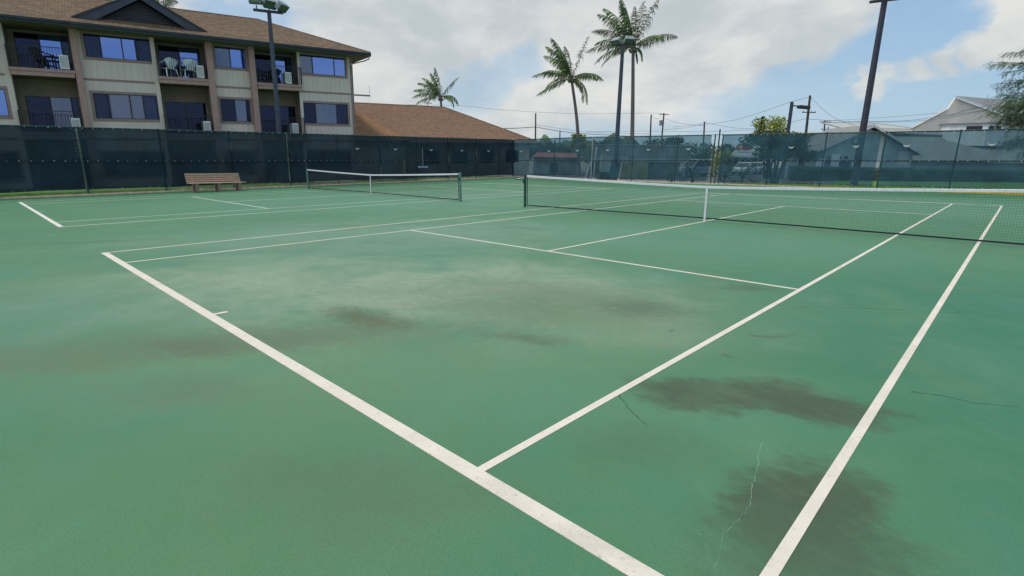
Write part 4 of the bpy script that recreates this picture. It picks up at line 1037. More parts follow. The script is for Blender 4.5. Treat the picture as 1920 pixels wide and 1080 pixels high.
palm('leaning coconut palm with a bushy upright top, left of the centre light pole', 1086, 54, 0, .25, (1071, 146),
     [(114, 3.9, .7, .1, 0), (107, 4.1, .6, -.2, 0), (121, 3.7, .8, .3, 0), (100, 3.8, .7, .3, 0), (94, 3.3, .8, -.5, 0), (110, 3.3, .9, -.7, 0), (64, 3.9, .4, -.1, 1), (24, 3.0, 1.0, .2, 0), (17, 3.3, .8, -.2, 0),
      (-14, 3.3, 2.2, .2, 0), (-28, 2.8, 2.2, -.2, 0), (160, 3.8, .9, .1, 0), (154, 3.4, 1.2, -.3, 0), (200, 3.7, .6, .0, 0), (193, 3.2, .9, .3, 0), (172, 2.9, 1.6, .6, 0)], 3, (.20, .13))
palm('tallest coconut palm with a straight trunk just right of the centre light pole', 1185, 48, 0, .05, (1187, 88),
     [(97, 4.0, .4, .0, 0), (92, 3.9, .5, .3, 0), (102, 3.8, .5, -.3, 0), (87, 3.3, .6, -.5, 0), (113, 4.1, .7, .1, 0), (124, 4.1, .8, -.1, 0), (136, 3.9, 1.0, .2, 1), (72, 3.7, .5, .1, 1), (63, 3.9, .5, -.2, 0),
      (27, 3.9, .6, .0, 1), (34, 3.0, 1.0, -.5, 0), (169, 4.0, .9, .1, 1), (158, 3.5, 1.1, -.2, 0), (182, 3.5, 1.4, .2, 0), (192, 3.2, 1.6, -.1, 0), (148, 3.0, 1.4, .7, 0), (-15, 1.6, 2.6, -.3, 0), (-45, 1.4, 2.0, .2, 1)], 5, (.21, .13))
palm('small distant palm rising behind the low brown roof', 832, 70, 0, .1, (826, 182),
     [(100, 3.2, .6, .1, 0), (88, 3.5, .5, -.2, 0), (116, 3.5, .8, .2, 0), (130, 3.3, .9, -.2, 0), (147, 3.7, 1.0, .1, 0), (160, 3.6, 1.2, -.1, 0), (176, 3.6, 1.1, .3, 0), (50, 3.3, .5, .1, 1), (16, 2.9, 1.6, .1, 0), (8, 2.7, 1.9, -.3, 0), (108, 3, 1, -.7, 0)], 8, (.20, .14))
palm('palm tip showing over the apartment roof right of the gable', 305, 62, 0, .1, (303, 22),
     [(100, 3.0, .6, .1, 0), (60, 3.0, .5, -.2, 0), (125, 3.0, .8, .2, 0), (75, 2.8, .8, .5, 0), (40, 2.8, 1.0, -.2, 1), (145, 3.0, 1.2, -.1, 0), (90, 3.0, .6, -.4, 0)], 12, (.20, .14))

# sago-like plants at the foot of the far fence
def spiky(label, px, depth, r, n, seed, first=None):
    p = base(px, depth); p.z = -.03
    if first: 
        o = copy_thing(first, p, seed, label); return o
    t = thing('sago_palm', label, 'shrub', p, 0, 'spiky shrubs behind the far fence'); rnd = random.Random(seed)
    MB().tube([(0, 0, 0), (0, 0, .38)], [.10, .08], 8).build('stem', 'bark', t)
    mb = MB()
    for i in range(n):
        a = rnd.uniform(0, 6.28); el = rnd.uniform(.1, 1.3); d = Vector((math.cos(a)*math.cos(el), math.sin(a)*math.cos(el), math.sin(el))); P = [Vector((0, 0, .36))]
        for k in range(8): d = (d+Vector((0, 0, -.13))).normalized(); P.append(P[-1]+d*r/8)
        mb.tube(P, [.016*(1-k/9)+.004 for k in range(9)], 3)
        for k in range(1, 9):
            tg = (P[k]-P[k-1]).normalized(); s_ = tg.cross(Vector((0, 0, 1))).normalized(); ll = .17*math.sin(math.pi*(k/9))+.03
            for sg in (-1, 1):
                for j in (0, .5):
                    o = P[k]-tg*r/8*j; mb.add([o-tg*.012, o+tg*.012, o+(s_*sg+tg*.5).normalized()*ll], [(0, 1, 2)])
    mb.build('crown', 'leaf_dark', t); return t
sg0 = spiky('spiky dark shrub under the silver vehicle, left of the open gap', 1301, 37.2, 1.15, 30, 3)
spiky('spiky dark shrub just right of the open gap in the far fence', 1362, 37, 1, 26, 1.7, sg0)
spiky('spiky dark shrub between the open gap and the many-stemmed tree', 1395, 36.4, 1, 26, 3.1, sg0)
spiky('spiky dark shrub left of the silver vehicle near a fence post', 1262, 38, 1, 26, 4.4, sg0)

broad_tree('bushy_tree', 'dark many-stemmed tree right of the open gap, seen through the screen', 1456, 36.5, 4, (2.4, 1.0), 5200, .16, 'leaf_dark', crown_z=2.55, trunks=6, seed=4, lumps=12, trunk_r=.10)
broad_tree('bushy_tree', 'sunlit yellow green tree poking over the far fence left of the parking lamp', 1440, 47, 5.2, (1.75, 1.25), 3600, .20, 'leaf_yellow', crown_z=3.95, trunks=3, seed=5, lumps=14, trunk_r=.10)
for px, dp, ht, r, ml, sd_, lb in [
        (1210, 58, 4.0, (4.2, 1.2), 'leaf', 21, 'green tree behind the corrugated shed, its top level with the fence rail'),
        (1135, 60, 3.8, (2.8, 1.2), 'leaf', 22, 'green tree behind the left end of the corrugated shed'),
        (1040, 66, 4.1, (3.2, 1.3), 'leaf_dark', 23, 'dark green tree behind the red roofed shed'),
        (1085, 68, 4.9, (1.1, .9), 'leaf_yellow', 24, 'pale green tree top at the foot of the leaning palm'),
        (1300, 62, 3.8, (3.2, 1.6), 'leaf', 25, 'green tree above the red umbrella and silver vehicle'),
        (1335, 70, 3.9, (2.6, 1.4), 'leaf_dark', 26, 'dark tree behind the open gap in the fence'),
        (1255, 66, 4.4, (1.6, .8), 'leaf_dark', 27, 'dark tree top right of the utility pole with the transformer'),
        (1500, 60, 3.7, (2.8, 1.2), 'leaf_dark', 28, 'dark tree left of the white gabled house'),
        (985, 75, 4.4, (3.5, 1.2), 'leaf', 29, 'green tree right of the end of the brown roof')]:
    broad_tree('bushy_tree', lb, px, dp, ht, r, 2400, .24, ml, crown_z=ht-r[1]*1.15, seed=sd_, lumps=10)
broad_tree('bushy_shrub', 'sunlit green shrub filling the open gap in the far fence', 1352, 41, 3.0, (.9, 1.2), 3000, .11, 'leaf_yellow', crown_z=1.5, seed=44, lumps=10, cat='shrub')
# conifer tip
p = base(1421, 88); t = thing('conifer_tree', 'narrow dark conifer tip above the yellow green tree', 'tree', p, 0); rnd = random.Random(2)
MB().tube([(0, 0, 0), (0, 0, 8.2)], [.22, .03], 8).build('trunk', 'bark', t)
mb = MB()
for i in range(2600):
    z = rnd.uniform(3, 8.4); r = (8.5-z)*.17*math.sqrt(rnd.random())+.02; a = rnd.uniform(0, 6.28)
    p0 = Vector((r*math.cos(a), r*math.sin(a), z)); d = Vector((math.cos(a), math.sin(a), rnd.uniform(.1, .9))).normalized(); s_ = d.orthogonal().normalized()
    mb.add([p0, p0+d*.16+s_*.05, p0+d*.32, p0+d*.16-s_*.05], [(0, 1, 2, 3)])
mb.build('crown', 'leaf_dark', t)

# casuarina at the right edge: feathery drooping sprays
p = base(1995, 40)
t = thing('casuarina_tree', 'feathery grey green tree reaching in from the right edge', 'tree', p, 0); rnd = random.Random(31)
inv = t.matrix_world.inverted(); H = 11.5
MB().tube([(0, 0, 0), (.1, 0, 4), (0, .1, 8), (0, 0, H)], [.28, .22, .13, .04], 9).build('trunk', 'bark', t)
rot = t.matrix_world.to_3x3().inverted(); rv = rot @ RGT
cr = MB(); br = MB()
targets = [(1862, 121, 0), (1858, 117, .4), (1880, 135, -.8), (1868, 158, .5), (1872, 165, -.3), (1885, 100, .8), (1895, 175, 0), (1905, 120, 1), (1900, 150, -1), (1868, 200, .2), (1880, 190, -1.2), (1862, 212, -.4), (1872, 228, .6), (1890, 215, 0), (1900, 200, 1), (1910, 185, -.6), (1925, 160, 0), (1935, 120, 0), (1940, 190, 1), (1925, 225, -.5), (1900, 235, .8), (1950, 150, -1), (1960, 220, 0), (1890, 150, .2), (1915, 95, .3), (1878, 178, .9), (1930, 240, 1.2), (1905, 262, .5), (1885, 270, 0), (1925, 285, .3), (1955, 265, -.4), (1940, 90, -.6), (1965, 60, .2), (1990, 140, -1.5), (2040, 160, .5), (2060, 220, 0), (2010, 90, .6), (2000, 240, 1.5), (2080, 130, -.6)]
for (tx, ty_, td) in targets:
    e = inv @ at(tx, ty_, 40+td); z0 = max(2.0, min(H-1, e.z-.4-rnd.random()*.8)); s0_ = Vector((0, 0, z0)); dense = 3.2 if ty_ > 175 else 1.2
    P = [s0_.lerp(e, f)+Vector((0, 0, .35*math.sin(math.pi*f))) for f in [i/12 for i in range(13)]]
    br.tube(P, [.035*(1-i/14)+.005 for i in range(13)], 5)
    for i in range(3, 13):
        for k in range(int(7*dense)):
            q = P[i-1].lerp(P[i], rnd.random())+Vector((rnd.gauss(0, .10), rnd.gauss(0, .16), rnd.gauss(0, .05)))*dense
            d = ((P[i]-P[i-1]).normalized()*.9+Vector((rnd.gauss(0, .5), rnd.gauss(0, .5), rnd.gauss(-.1, .35)))).normalized()
            cr_p = [q]
            for j in range(4): d = (d+Vector((0, 0, -.26))).normalized(); cr_p.append(cr_p[-1]+d*.115)
            cr.tube([cr_p[0], cr_p[2], cr_p[4]], [.008, .007, .004], 3, cap=False)
            for j in range(1, 5):
                for m_ in range(3):
                    dd = (d+Vector((rnd.gauss(0, .7), rnd.gauss(0, .7), rnd.gauss(-.15, .5)))).normalized(); s_ = dd.orthogonal().normalized()*.012; o = cr_p[j]; l_ = rnd.uniform(.08, .18)
                    cr.add([o-s_, o+s_, o+dd*l_], [(0, 1, 2)])
br.build('branches', 'bark', t); cr.build('crown', 'needle', t)

# hedge behind the far fence, right
rnd = random.Random(5)
h0, h1 = base(1482, 43), base(2010, 38); hd_ = (h1-h0); L_ = hd_.length; hd_.normalize()
t = thing('hedge', 'long clipped dark hedge behind the right part of the far fence', 'hedge', (h0.x, h0.y, -.05), math.atan2(hd_.y, hd_.x))
mb = MB(); mb.box((0, -.45, 0), (L_, .45, .95)); mb.build('inner_mass', 'leaf_dark', t)
mb = MB()
for i in range(17000):
    x = rnd.uniform(0, L_); f = rnd.random()
    if f < .6: q = Vector((x, -.52+rnd.uniform(-.08, .06), rnd.uniform(0, 1.06)))
    else: q = Vector((x, rnd.uniform(-.5, .5), 1.02+rnd.uniform(-.08, .09)))
    a = Vector((rnd.gauss(0, 1), rnd.gauss(-.3, .7), rnd.gauss(.3, .7))).normalized(); b = a.orthogonal().normalized(); s = rnd.uniform(.06, .12)
    mb.add([q, q+a*s*.5+b*s*.3, q+a*s, q+a*s*.5-b*s*.3], [(0, 1, 2, 3)])
mb.build('foliage', 'leaf_dark', t)
# tall weed at the fence
p = gnd(1806, 362); t = thing('weed_stalk', 'thin pale dry weed stalk at the foot of the far fence, right part', 'weed', (p.x, p.y, 0))
MB().tube([(0, 0, 0), (.04, 0, .3), (.16, 0, .62), (.24, 0, .72)], [.010, .008, .006, .003], 5).tube([(.05, 0, .3), (.0, 0, .5), (.02, 0, .6)], [.006, .005, .003], 5).build('stalk', 'frond_old', t)

# ------------------------------------------------------------------ buildings beyond the far fence
def face_frame(px, depth, extra=0):
    """matrix of a building whose front faces the court: local x to the right, y away, z up"""
    p = base(px, depth); f = Vector((FWD.x, FWD.y, 0)).normalized(); a = math.atan2(RGT.y, RGT.x)+extra
    return p, a
def wpx(px1, px0, depth): return (px1-px0)/F_PX*depth
# white gabled house with porch and blue emblem
D_ = 74.0; p, a = face_frame(1620, D_)
t = thing('gabled_house', 'white gabled house with porch and blue wall emblem behind the far fence', 'house', p, a)
X = lambda px: wpx(px, 1620, D_)
Z = lambda py: hgt(py, D_)+.03
za = Z(236); ze = Z(289)
MB().prism([(X(1530), 0, 0), (X(1710), 0, 0), (X(1710), 0, ze+.3), (X(1620), 0, za-.35), (X(1530), 0, ze+.3)], (0, .2, 0)).build('gable_wall', 'blue_wall', t)
MB().box((X(1530), .21, 0), (X(1530)+.2, 9, ze)).box((X(1710)-.2, .21, 0), (X(1710), 9, ze)).build('side_wall', 'blue_wall', t)
for sx, ex in ((-1, 1513), (1, 1722)):
    MB().prism([(X(ex), -.9, ze-.02), (X(1620), -.9, za), (X(1620), 9.5, za), (X(ex), 9.5, ze-.02)], (0, 0, .16)).build('roof_slope', 'grey_roof', t)
    MB().prism([(X(ex), -.95, ze-.22), (X(1620), -.95, za-.2), (X(1620), -.95, za+.10), (X(ex), -.95, ze+.08)], (0, -.06, 0)).build('barge_board', 'white_trim', t)
for px in (1532, 1559):
    MB().box((X(px)-.5, -1.0, 0), (X(px)+.5, -.7, ze-.1)).build('porch_pillar', 'white_trim', t)
MB().box((X(1592), -1.0, 0), (X(1640), -.75, 1.35)).build('porch_wall', 'white_trim', t)
for (x0, x1, y0, y1) in ((1541, 1549, 292, 301), (1550, 1556, 292, 301), (1566, 1577, 292, 300), (1580, 1590, 292, 300)):
    o = MB().box((X(x0), -.05, Z(y1)), (X(x1), -.002, Z(y0))).build('window', 'white_trim', t)
    MB().box((X(x0)+.08, -.07, Z(y1)+.07), (X(x1)-.08, -.052, Z(y0)-.07)).build('pane', 'glass_dark', o)
MB().box((X(1682), -.08, Z(309)), (X(1702), -.002, Z(282))).build('door', 'white_trim', t)
MB().box((X(1540), -.6, 0), (X(1590), -.3, Z(303))).build('porch_front', 'bluetarp', t)
q = MB(); q.tube([(X(1597), -.03, Z(265)), (X(1597), -.005, Z(265))], .55, 24); q.build('wall_emblem', 'emblem', t)
MB().tube([(X(1598)+.02, -.05, Z(264.5)), (X(1598)+.02, -.032, Z(264.5))], .33, 20).build('wall_emblem_centre', 'blue_wall', t)
# wide pale grey roofed house behind it
D_ = 88.0; p, a = face_frame(1690, D_)
t = thing('pale_roofed_house', 'wide low house with pale grey roof just above the far fence', 'house', p, a)
X = lambda px: wpx(px, 1690, D_)
MB().box((X(1596), 0, 0), (X(1790), 8, Z(252)*1.17)).build('wall', 'white_wall', t)
zt, zb = hgt(228, D_)+.03, hgt(250, D_)
MB().prism([(X(1586), -1, zb+.2), (X(1562), 5, zt), (X(1662), 5, zt), (X(1722), 2, zt-.9), (X(1790), -1, zb-.2)], (0, .1, -.15)).build('roof', 'lightroof', t)
MB().tube([(X(1562), 5, zt+.03), (X(1662), 5, zt+.03), (X(1723), 2, zt-.87), (X(1790), -1, zb-.17)], .05, 5).build('roof_edge', 'trim', t)
# low roof between parking lamp and poles
D_ = 95.0; p, a = face_frame(1530, D_)
t = thing('distant_house', 'far house whose flat pale roof shows beside the tilted utility pole', 'house', p, a)
X = lambda px: wpx(px, 1530, D_)
MB().box((X(1478), 0, 0), (X(1580), 8, hgt(252, D_))).build('wall', 'white_wall', t)
MB().prism([(X(1472), -1, hgt(252, D_)), (X(1585), -1, hgt(252, D_)), (X(1560), 4, hgt(243, D_)), (X(1475), 4, hgt(244, D_))], (0, .1, -.2)).build('roof', 'lightroof', t)
# big white building, upper right
D_ = 80.0; p, a = face_frame(1800, D_)
t = thing('white_hall', 'large off white hall with tall gable and bay window, behind the far fence at right', 'building', p, a)
X = lambda px: wpx(px, 1800, D_)
Z = lambda py: hgt(py, D_)+.03
# lower body and big grey roof
MB().box((X(1700), 0, 0), (X(2060), .3, Z(303))).build('lower_wall', 'blue_wall', t)
MB().prism([(X(1688), -1.2, Z(303)), (X(2080), -1.2, Z(303)), (X(2080), 9.5, Z(240)), (X(1700), 9.5, Z(240))], (0, .1, -.25)).build('lower_roof', 'grey_roof', t)
# upper gable wall, polygon with stepped left shoulder
yg = 8.0; k_ = (D_+yg)/D_
XX = lambda px: (px-960)/F_PX*(D_+yg*.97)-(1800-960)/F_PX*D_; ZZ = lambda py: hgt(py, D_+yg*.97)+.03
poly = [(XX(1690), yg, ZZ(262)), (XX(1880), yg, ZZ(262)), (XX(1880), yg, ZZ(226)), (XX(1880), yg, ZZ(220)), (XX(1768), yg, ZZ(183)), (XX(1757), yg, ZZ(206)), (XX(1700), yg, ZZ(243))]
MB().prism(poly, (0, .3, 0)).build('gable_wall', 'white_wall', t)
XY = lambda px, y: (px-960)/F_PX*(D_+y*.97)-(1800-960)/F_PX*D_
zf = hgt(187, D_+(yg+9)*.97)+.03; dxr, dzr = XX(1880)-XX(1764), ZZ(181)-ZZ(219)
MB().prism([(XX(1764), yg-.4, ZZ(181)), (XX(1880), yg-.4, ZZ(219)), (XY(1888, yg+9)+dxr, yg+9, zf-dzr), (XY(1888, yg+9), yg+9, zf)], (0, .05, .14)).build('upper_roof', 'grey_roof', t)
MB().prism([(XX(1764), yg-.45, ZZ(181)-.12), (XX(1880), yg-.45, ZZ(219)-.12), (XX(1880), yg-.45, ZZ(219)+.17), (XX(1764), yg-.45, ZZ(181)+.17)], (0, -.06, 0)).build('rake_board', 'white_trim', t)
MB().prism([(XX(1698), yg-.3, ZZ(242)), (XX(1756), yg-.3, ZZ(206)), (XX(1756), yg-.3, ZZ(206)+.16), (XX(1698), yg-.3, ZZ(242)+.16)], (0, .8, 0)).build('shoulder_roof', 'lightroof', t)
MB().box((XX(1866), yg, ZZ(262)), (XX(2080), yg+.3, ZZ(205))).build('side_wall', 'white_wall', t)
MB().tube([(XX(1762), yg-.02, ZZ(214)), (XX(1800), yg-.02, ZZ(203)), (XX(1812), yg-.02, ZZ(200))], .05, 4).build('wall_seam', 'lightroof', t)
# bay window box
yb = 3.0
XB = lambda px: (px-960)/F_PX*(D_+yb*.97)-(1800-960)/F_PX*D_; ZBy = lambda py: hgt(py, D_+yb*.97)+.03
bay = MB().prism([(XB(1798), yb+3.2, ZBy(272)), (XB(1838), yb, ZBy(272)), (XB(1872), yb, ZBy(272)), (XB(1872), yb+5, ZBy(272)), (XB(1798), yb+5, ZBy(272))], (0, 0, ZBy(231)-ZBy(272))).build('bay_window', 'white_trim', t)
MB().prism([(XB(1796), yb+3.1, ZBy(231)), (XB(1837), yb-.15, ZBy(231)), (XB(1875), yb-.15, ZBy(231)), (XB(1875), yb+5.1, ZBy(231)), (XB(1796), yb+5.1, ZBy(231))], (0, 0, .22)).build('bay_roof', 'grey_roof', bay)
def sidept(f, py): 
    A_, B_ = Vector((XB(1798), yb+3.2, 0)), Vector((XB(1838), yb, 0)); q = A_.lerp(B_, f); return Vector((q.x, q.y-.03, ZBy(py)))
MB().prism([sidept(.45, 241), sidept(.86, 241), sidept(.86, 234.5), sidept(.45, 234.5)], (-.03, -.05, 0)).build('pane', 'frame', bay)
for x0, x1 in ((1841, 1850), (1854, 1863)):
    MB().box((XB(x0), yb-.04, ZBy(241)), (XB(x1), yb-.003, ZBy(234.5))).build('pane', 'frame', bay)
# grey shop with red sign
D_ = 72.0; p, a = face_frame(1380, D_)
t = thing('grey_shop', 'low grey building with a red and yellow sign right of the open gap', 'shop', p, a)
X = lambda px: wpx(px, 1380, D_); Z = lambda py: hgt(py, D_)+.03
MB().box((X(1352), 0, 0), (X(1428), 7, Z(294))).build('wall', 'blue_wall', t)
MB().prism([(X(1348), -1.3, Z(292)), (X(1432), -1.3, Z(292)), (X(1424), 1.2, Z(269)), (X(1356), 1.2, Z(269))], (0, .2, -.12)).build('mansard_roof', 'lightroof', t)
MB().box((X(1348), -1.35, Z(295)), (X(1432), -1.2, Z(292))).build('fascia', 'white_trim', t)
sgn = MB()
for (sx, sz, r) in ((-.5, 0, .42), (-.1, .1, .40), (.35, .0, .42), (.75, -.02, .36), (1.05, .0, .30)): sgn.tube([(X(1386)+sx, -.62, Z(276.5)+sz), (X(1386)+sx, -.74-abs(sx)*.01, Z(276.5)+sz)], r, 16)
so = sgn.build('sign_board', 'red', t)
MB().tube([(X(1386)-.35, -.76, Z(276)), (X(1386)-.35, -.80, Z(276))], .27, 16).build('sign_emblem', 'signyellow', so)
for x0, x1 in ((1360, 1370), (1374, 1384), (1392, 1402), (1408, 1418)):
    MB().box((X(x0), -.04, .9), (X(x1), -.003, 2.0)).build('window', 'frame', t)
# corrugated shed with olive lower wall
D_ = 47.0; p, a = face_frame(1200, D_)
t = thing('corrugated_shed', 'corrugated metal shed above a low olive wall, behind the palm and light pole', 'shed', p, a)
X = lambda px: wpx(px, 1200, D_); Z = lambda py: hgt(py, D_)+.03
cs = MB(); x = X(1112); zt = Z(273); zm = Z(297)
while x < X(1292): cs.box((x, -.05, zm), (x+.13, 0, zt)); x += .26
cs.box((X(1112), .0, zm), (X(1292), .12, zt)).build('corrugated_siding', 'tank', t)
MB().box((X(1110), -.12, zt), (X(1294), 4, zt+.09)).build('roof', 'lightroof', t)
MB().box((X(1163), -.02, 0), (X(1216), .12, Z(303))).build('lower_wall', 'olive', t)
MB().box((X(1112), -.02, Z(303)), (X(1292), .12, zm)).build('wall_beam', 'blue_wall', t)
MB().box((X(1112), 3.0, 0), (X(1292), 3.1, zm)).build('back_wall', 'tank', t)
for px in (1112, 1162, 1217, 1290): MB().box((X(px)-.06, .13, 0), (X(px)+.06, .25, zm)).build('post', 'util', t)
# red roofed shed left
D_ = 60.0; p, a = face_frame(1045, D_)
t = thing('red_roofed_shed', 'low pale shed with faded red metal roof near the fence corner', 'shed', p, a)
X = lambda px: wpx(px, 1045, D_); Z = lambda py: hgt(py, D_)+.03
MB().box((X(1000), 0, 0), (X(1086), 5, Z(296))).build('wall', 'tank', t)
MB().prism([(X(996), -.6, Z(296)), (X(1096), -.6, Z(296)), (X(1080), 3, Z(287)), (X(1008), 3, Z(287))], (0, 0, .08)).build('roof', 'red_roof', t)
MB().box((X(1030), -.04, 0), (X(1046), -.003, Z(306))).build('door', 'frame', t)

# leaning bundles by the shed
p = base(1134, 43.0)
t = thing('tarp_stack', 'upright stack of pale folded loungers with a blue cover left of the light pole', 'stacked loungers', p, math.atan2(RGT.y, RGT.x)+.2)
for k in range(6):
    MB().box((-.42, -.12+.09*k, .55+.03*k), (.34, -.07+.09*k, 1.86+.03*k), Matrix.Rotation(.10, 4, 'Y')).build('lounger_frame', 'tarp', t)
MB().prism([(-.45, -.25, 0), (.42, -.25, 0), (.30, -.15, .62), (-.36, -.15, .62)], (0, .7, 0)).build('stand', 'dark_plastic', t)
MB().prism([(.36, -.1, 0), (1.15, -.1, 0), (.95, -.1, 1.55), (.45, -.1, 1.7)], (0, .6, 0)).build('blue_cover', 'bluetarp', t, bevel=.08)
for px, px2, y2, dp, lb in ((1113, 1119, 276, 42.6, 'white pipe leaning steeply near the tall fence post'), (1098, 1108, 303, 43, 'short white pipe leaning left of the tall fence post'), (1161, 1166, 305, 41.2, 'white pipe leaning beside the centre light pole')):
    p = base(px, dp); e = at(px2, y2, dp+.2)
    t = thing('leaning_pipe', lb, 'pipe', p, 0, 'white pipes leaning behind the far fence')
    MB().tube([(0, 0, 0), t.matrix_world.inverted() @ e], .05, 8).build('pipe', 'acwhite', t)
    if px == 1161: MB().box((-.45, -.04, 0), (.45, .04, .45), Matrix.Translation(t.matrix_world.inverted() @ e) @ Matrix.Rotation(.75, 4, 'Z')).build('pipe_board', 'blue_wall', t)

# red umbrella
p = base(1285, 64); t = thing('patio_umbrella', 'small red parasol standing behind the silver vehicle', 'umbrella', p, 0)
MB().tube([(0, 0, 0), (0, 0, 2.1)], .03, 8).build('pole', 'acwhite', t)
MB().tube([(0, 0, 1.55), (0, 0, 1.62), (0, 0, 2.12)], [1.1, 1.05, .04], 10).build('canopy', 'red', t)

# cars
def car(label, px, depth, rz, m, suv):
    p = base(px, depth); p.z = -.10
    t = thing('parked_car', label, 'car', p, rz, 'vehicles in the parking lot')
    L_, W_ = (2.3, .92) if suv else (2.2, .86); hb = .95 if suv else .82; ht = 1.75 if suv else 1.40
    prof = [(-L_, .35), (-L_, hb-.12), (-L_+.1, hb), (-.95*L_+.35, hb+.02)]
    body = [(-L_, .32), (-L_-.02, .62), (-L_+.06, hb-.04), (-1.0, hb+.04), (1.7 if not suv else 2.1, hb+.06), (L_-.05, hb-.02), (L_, .60), (L_-.05, .32)]
    b = MB(); b.prism([(x, -W_, z) for x, z in body], (0, 2*W_, 0)); bo = b.build('body', m, t, bevel=.07)
    cab = [(-1.05, hb), (-.45, ht-.06), (-.2, ht), (1.3 if not suv else 1.85, ht), (1.85 if not suv else 2.2, hb)]
    c = MB(); vs0 = [Vector((x, -W_*(.98 if z < hb+.1 else .82), z)) for x, z in cab]; vs1 = [Vector((x, W_*(.98 if z < hb+.1 else .82), z)) for x, z in cab]; n = len(cab)
    c.add(vs0+vs1, [tuple(range(n))[::-1], tuple(range(n, 2*n))]+[(i, (i+1) % n, n+(i+1) % n, n+i) for i in range(n)]); c.build('cabin', m, t, bevel=.05)
    for sy in (-1, 1):
        for x0, x1 in ((-.85, .25), (.33, 1.35 if not suv else 1.1)) + (((1.18, 1.95),) if suv else ()):
            zt = ht-.12; zb_ = hb+.10
            xa = x0+(.38 if x0 < -.5 else 0)
            y0, y1 = sy*W_*.965, sy*W_*.87
            MB().prism([(x0, y0, zb_), (x1, y0, zb_), (x1-.04, y1, zt), (xa, y1, zt)], (0, sy*.03, 0)).build('side_window', 'frame', t)
    MB().prism([(-.98, -W_*.85, hb+.09), (-.98, W_*.85, hb+.09), (-.52, W_*.74, ht-.10), (-.52, -W_*.74, ht-.10)], (-.05, 0, .02)).build('windscreen', 'frame', t)
    for x in (-1.42, 1.40):
        for sy in (-1, 1):
            o = MB().tube([(x, sy*(W_-.18), .33), (x, sy*(W_+.02), .33)], .34, 18).build('wheel', 'tyre', t)
            MB().tube([(x, sy*(W_+.02), .33), (x, sy*(W_+.035), .33)], .20, 12).build('rim', 'galv', o)
    for sy in (-1, 1): MB().box((-L_-.035, sy*W_*.8-.14, .62), (-L_+.02, sy*W_*.8+.14, .76)).build('headlight', 'acwhite', t)
    return t
va = math.atan2(RGT.y, RGT.x)
car('silver grey parked van left of the open gap in the far fence', 1308, 53, va+.25, M['carsilver'], True)
car('white parked car nearest the open gap, right of it', 1398, 60, va+.9, M['carwhite'], False)
car('pale parked car left of the many-stemmed dark tree', 1424, 63, va+.8, M['carwhite'], False)

# ------------------------------------------------------------------ utility poles and wires
def upole(label, top, bot_px, depth, r, arms=(), xf=False, m='util'):
    p = base(bot_px, depth); t = thing('utility_pole', label, 'utility pole', p, math.atan2(RGT.y, RGT.x), 'utility poles beyond the fences')
    e = t.matrix_world.inverted() @ at(top[0], top[1], depth)
    MB().tube([(0, 0, 0), e], [r*1.2, r*.85], 8).build('pole', m, t)
    for (dz, w_) in arms:
        q = e*(1-dz/e.z); MB().box((q.x-w_/2, -.25, q.z-.06), (q.x+w_/2, -.13, q.z+.06)).build('crossarm', m, t)
        for k in range(4): x = q.x-w_/2+.12+(w_-.24)*k/3; MB().tube([(x, -.19, q.z+.06), (x, -.19, q.z+.26)], [.05, .035], 6).build('insulator', 'insul', t)
    if xf: q = e*(1-1.9/e.z); MB().tube([(q.x-.5, -.1, q.z-.5), (q.x-.5, -.1, q.z+.5)], .32, 12).build('transformer', 'insul', t)
    return t
upole('tilted brown utility pole with one crossarm right of the parking lamp', (1519, 179), 1506, 75, .17, [(2.25, 1.9)])
upole('dark utility pole with crossarm just right of the tilted brown one', (1547, 226), 1541, 120, .17, [(.3, 2.6), (1.9, 1.6)])
upole('short far utility pole between the crossarm pole and the gabled house', (1553, 238), 1551, 135, .14)
upole('thin utility pole behind the fence just left of the open gap', (1321, 228), 1318, 95, .14)
upole('utility pole with round transformer and crossarm right of the tallest palm', (1245, 212), 1237, 108, .15, [(.3, 1.9)], True)
upole('plain utility pole between the tallest palm and the transformer pole', (1221, 215), 1218, 95, .14)
upole('plain utility pole right of the end of the low brown roof', (1004.5, 212), 1003.5, 90, .14)
upole('short stub of a utility pole left of the leaning palm', (1050, 245), 1049, 105, .13)
def cable(label, pts, r=.022, group='overhead cables'):
    # smooth curve through points (px, py, depth)
    P = [at(*q) for q in pts]; C_ = []
    for i in range(len(P)-1):
        p0, p1, p2, p3 = P[max(i-1, 0)], P[i], P[i+1], P[min(i+2, len(P)-1)]
        for k in range(8):
            u = k/8; C_.append(.5*((2*p1)+(p2-p0)*u+(2*p0-5*p1+4*p2-p3)*u*u+(3*p1-p0-3*p2+p3)*u**3))
    C_.append(P[-1]); o = MB().tube(C_, r, 4).build('overhead_cable', 'wire'); tag(o, label, 'cable', group)
cable('cable sagging left from the top of the tilted brown utility pole', [(1518, 182, 75), (1480, 192, 78), (1410, 216, 84), (1350, 230, 90), (1262, 238, 100)])
cable('cable dropping steeply right from the tilted brown pole top to the house roof', [(1520, 182, 75), (1545, 207, 77), (1575, 226, 80), (1620, 240, 86)])
cable('cable from the thin pole left of the gap towards the transformer pole', [(1320, 230, 95), (1290, 239, 99), (1245, 243, 108)])
cable('cable from the thin pole left of the gap to the tilted brown pole', [(1322, 230, 95), (1380, 240, 92), (1440, 239, 85), (1512, 222, 75)])
cable('long level cable over the house roofs at the right', [(1512, 223, 75), (1600, 228, 78), (1700, 228, 80), (1790, 218, 78), (1925, 190, 74)])
cable('lower cable crossing in front of the white hall gable', [(1590, 228, 80), (1700, 226, 76), (1800, 213, 72), (1925, 198, 68)])
cable('upper thin cable in front of the white hall gable', [(1545, 227, 118), (1700, 217, 100), (1820, 204, 88), (1925, 184, 80)])
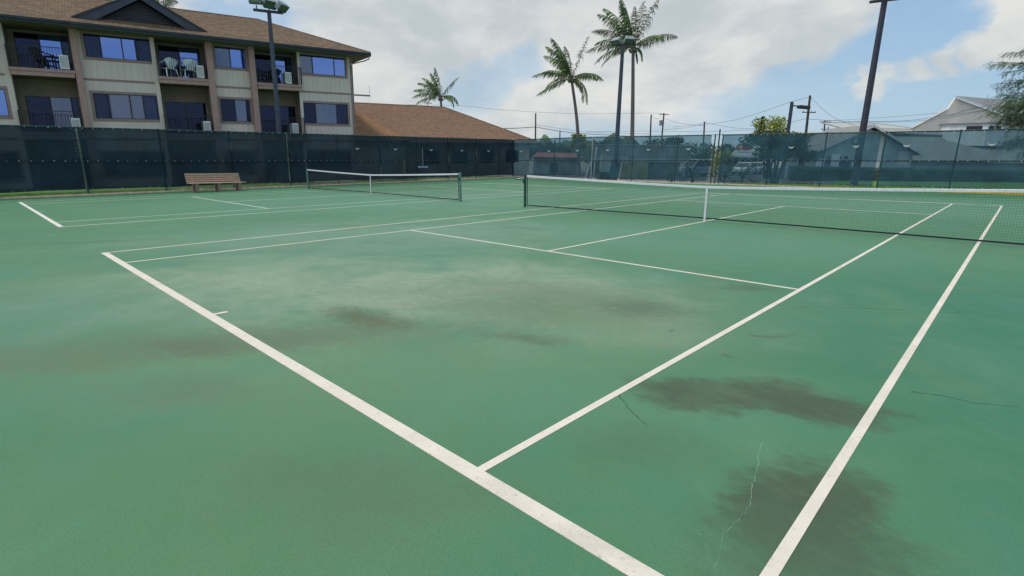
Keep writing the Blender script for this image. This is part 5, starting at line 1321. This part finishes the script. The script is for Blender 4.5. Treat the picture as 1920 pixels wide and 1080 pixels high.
cable('thick cable from the low brown roof to the plain pole beside it', [(945, 241, 85), (975, 240, 87), (1004, 238, 90)], .05)
cable('thick cable running down right from the plain pole to the centre light pole', [(1004, 238, 90), (1050, 246, 100), (1100, 251, 104), (1220, 257, 110)], .045)
cable('thin cable just above the thick one near the leaning palm', [(1004, 234, 90), (1050, 241, 100), (1110, 248, 104), (1221, 251, 95)])
cable('highest faint cable crossing behind the palms', [(700, 196, 95), (860, 198, 95), (940, 206, 98), (1080, 213, 102), (1220, 212, 104), (1245, 213, 108)], .02)
cable('cable leaving the transformer pole towards the right', [(1245, 222, 108), (1275, 231, 104), (1321, 236, 95)])
cable('low level cable behind the tallest palm and transformer pole', [(1100, 247, 110), (1180, 246, 110), (1245, 246, 108), (1321, 247, 105), (1420, 243, 100)])
cable('cable between plain pole and transformer pole right of the tallest palm', [(1221, 217, 95), (1232, 223, 100), (1245, 217, 108)])

# ------------------------------------------------------------------ hills
def hill(cpx, depth, wpx_, hpy, seed):
    rnd = random.Random(seed); n = 40; mb = MB(); vs = []
    c = at(cpx, 299, depth); f = Vector((FWD.x, FWD.y, 0)).normalized(); r_ = Vector((RGT.x, RGT.y, 0)).normalized(); W_ = wpx_/F_PX*depth; H_ = (299-hpy)/F_PX*depth
    ph = [rnd.uniform(0, 6) for _ in range(5)]
    for j in range(9):
        v = j/8
        for i in range(n+1):
            u = i/n*2-1; prof = max(0, (1-u*u))**.8*(1+.18*math.sin(u*7+ph[0])+.10*math.sin(u*17+ph[1])+.05*math.sin(u*37+ph[2]))
            z = H_*prof*math.sin(math.pi*v)**.8*(1+.05*math.sin(u*23+v*9)); q = c+r_*u*W_/2+f*(v-.5)*W_*.4; vs.append((q.x, q.y, z-.5))
    mb.add(vs, [(j*(n+1)+i, j*(n+1)+i+1, (j+1)*(n+1)+i+1, (j+1)*(n+1)+i) for j in range(8) for i in range(n)])
    return struct('hills', mb, 'hill', smooth=True)
hill(1010, 900, 170, 262, 1); hill(1130, 2600, 230, 258, 2); hill(860, 3000, 330, 256, 4)
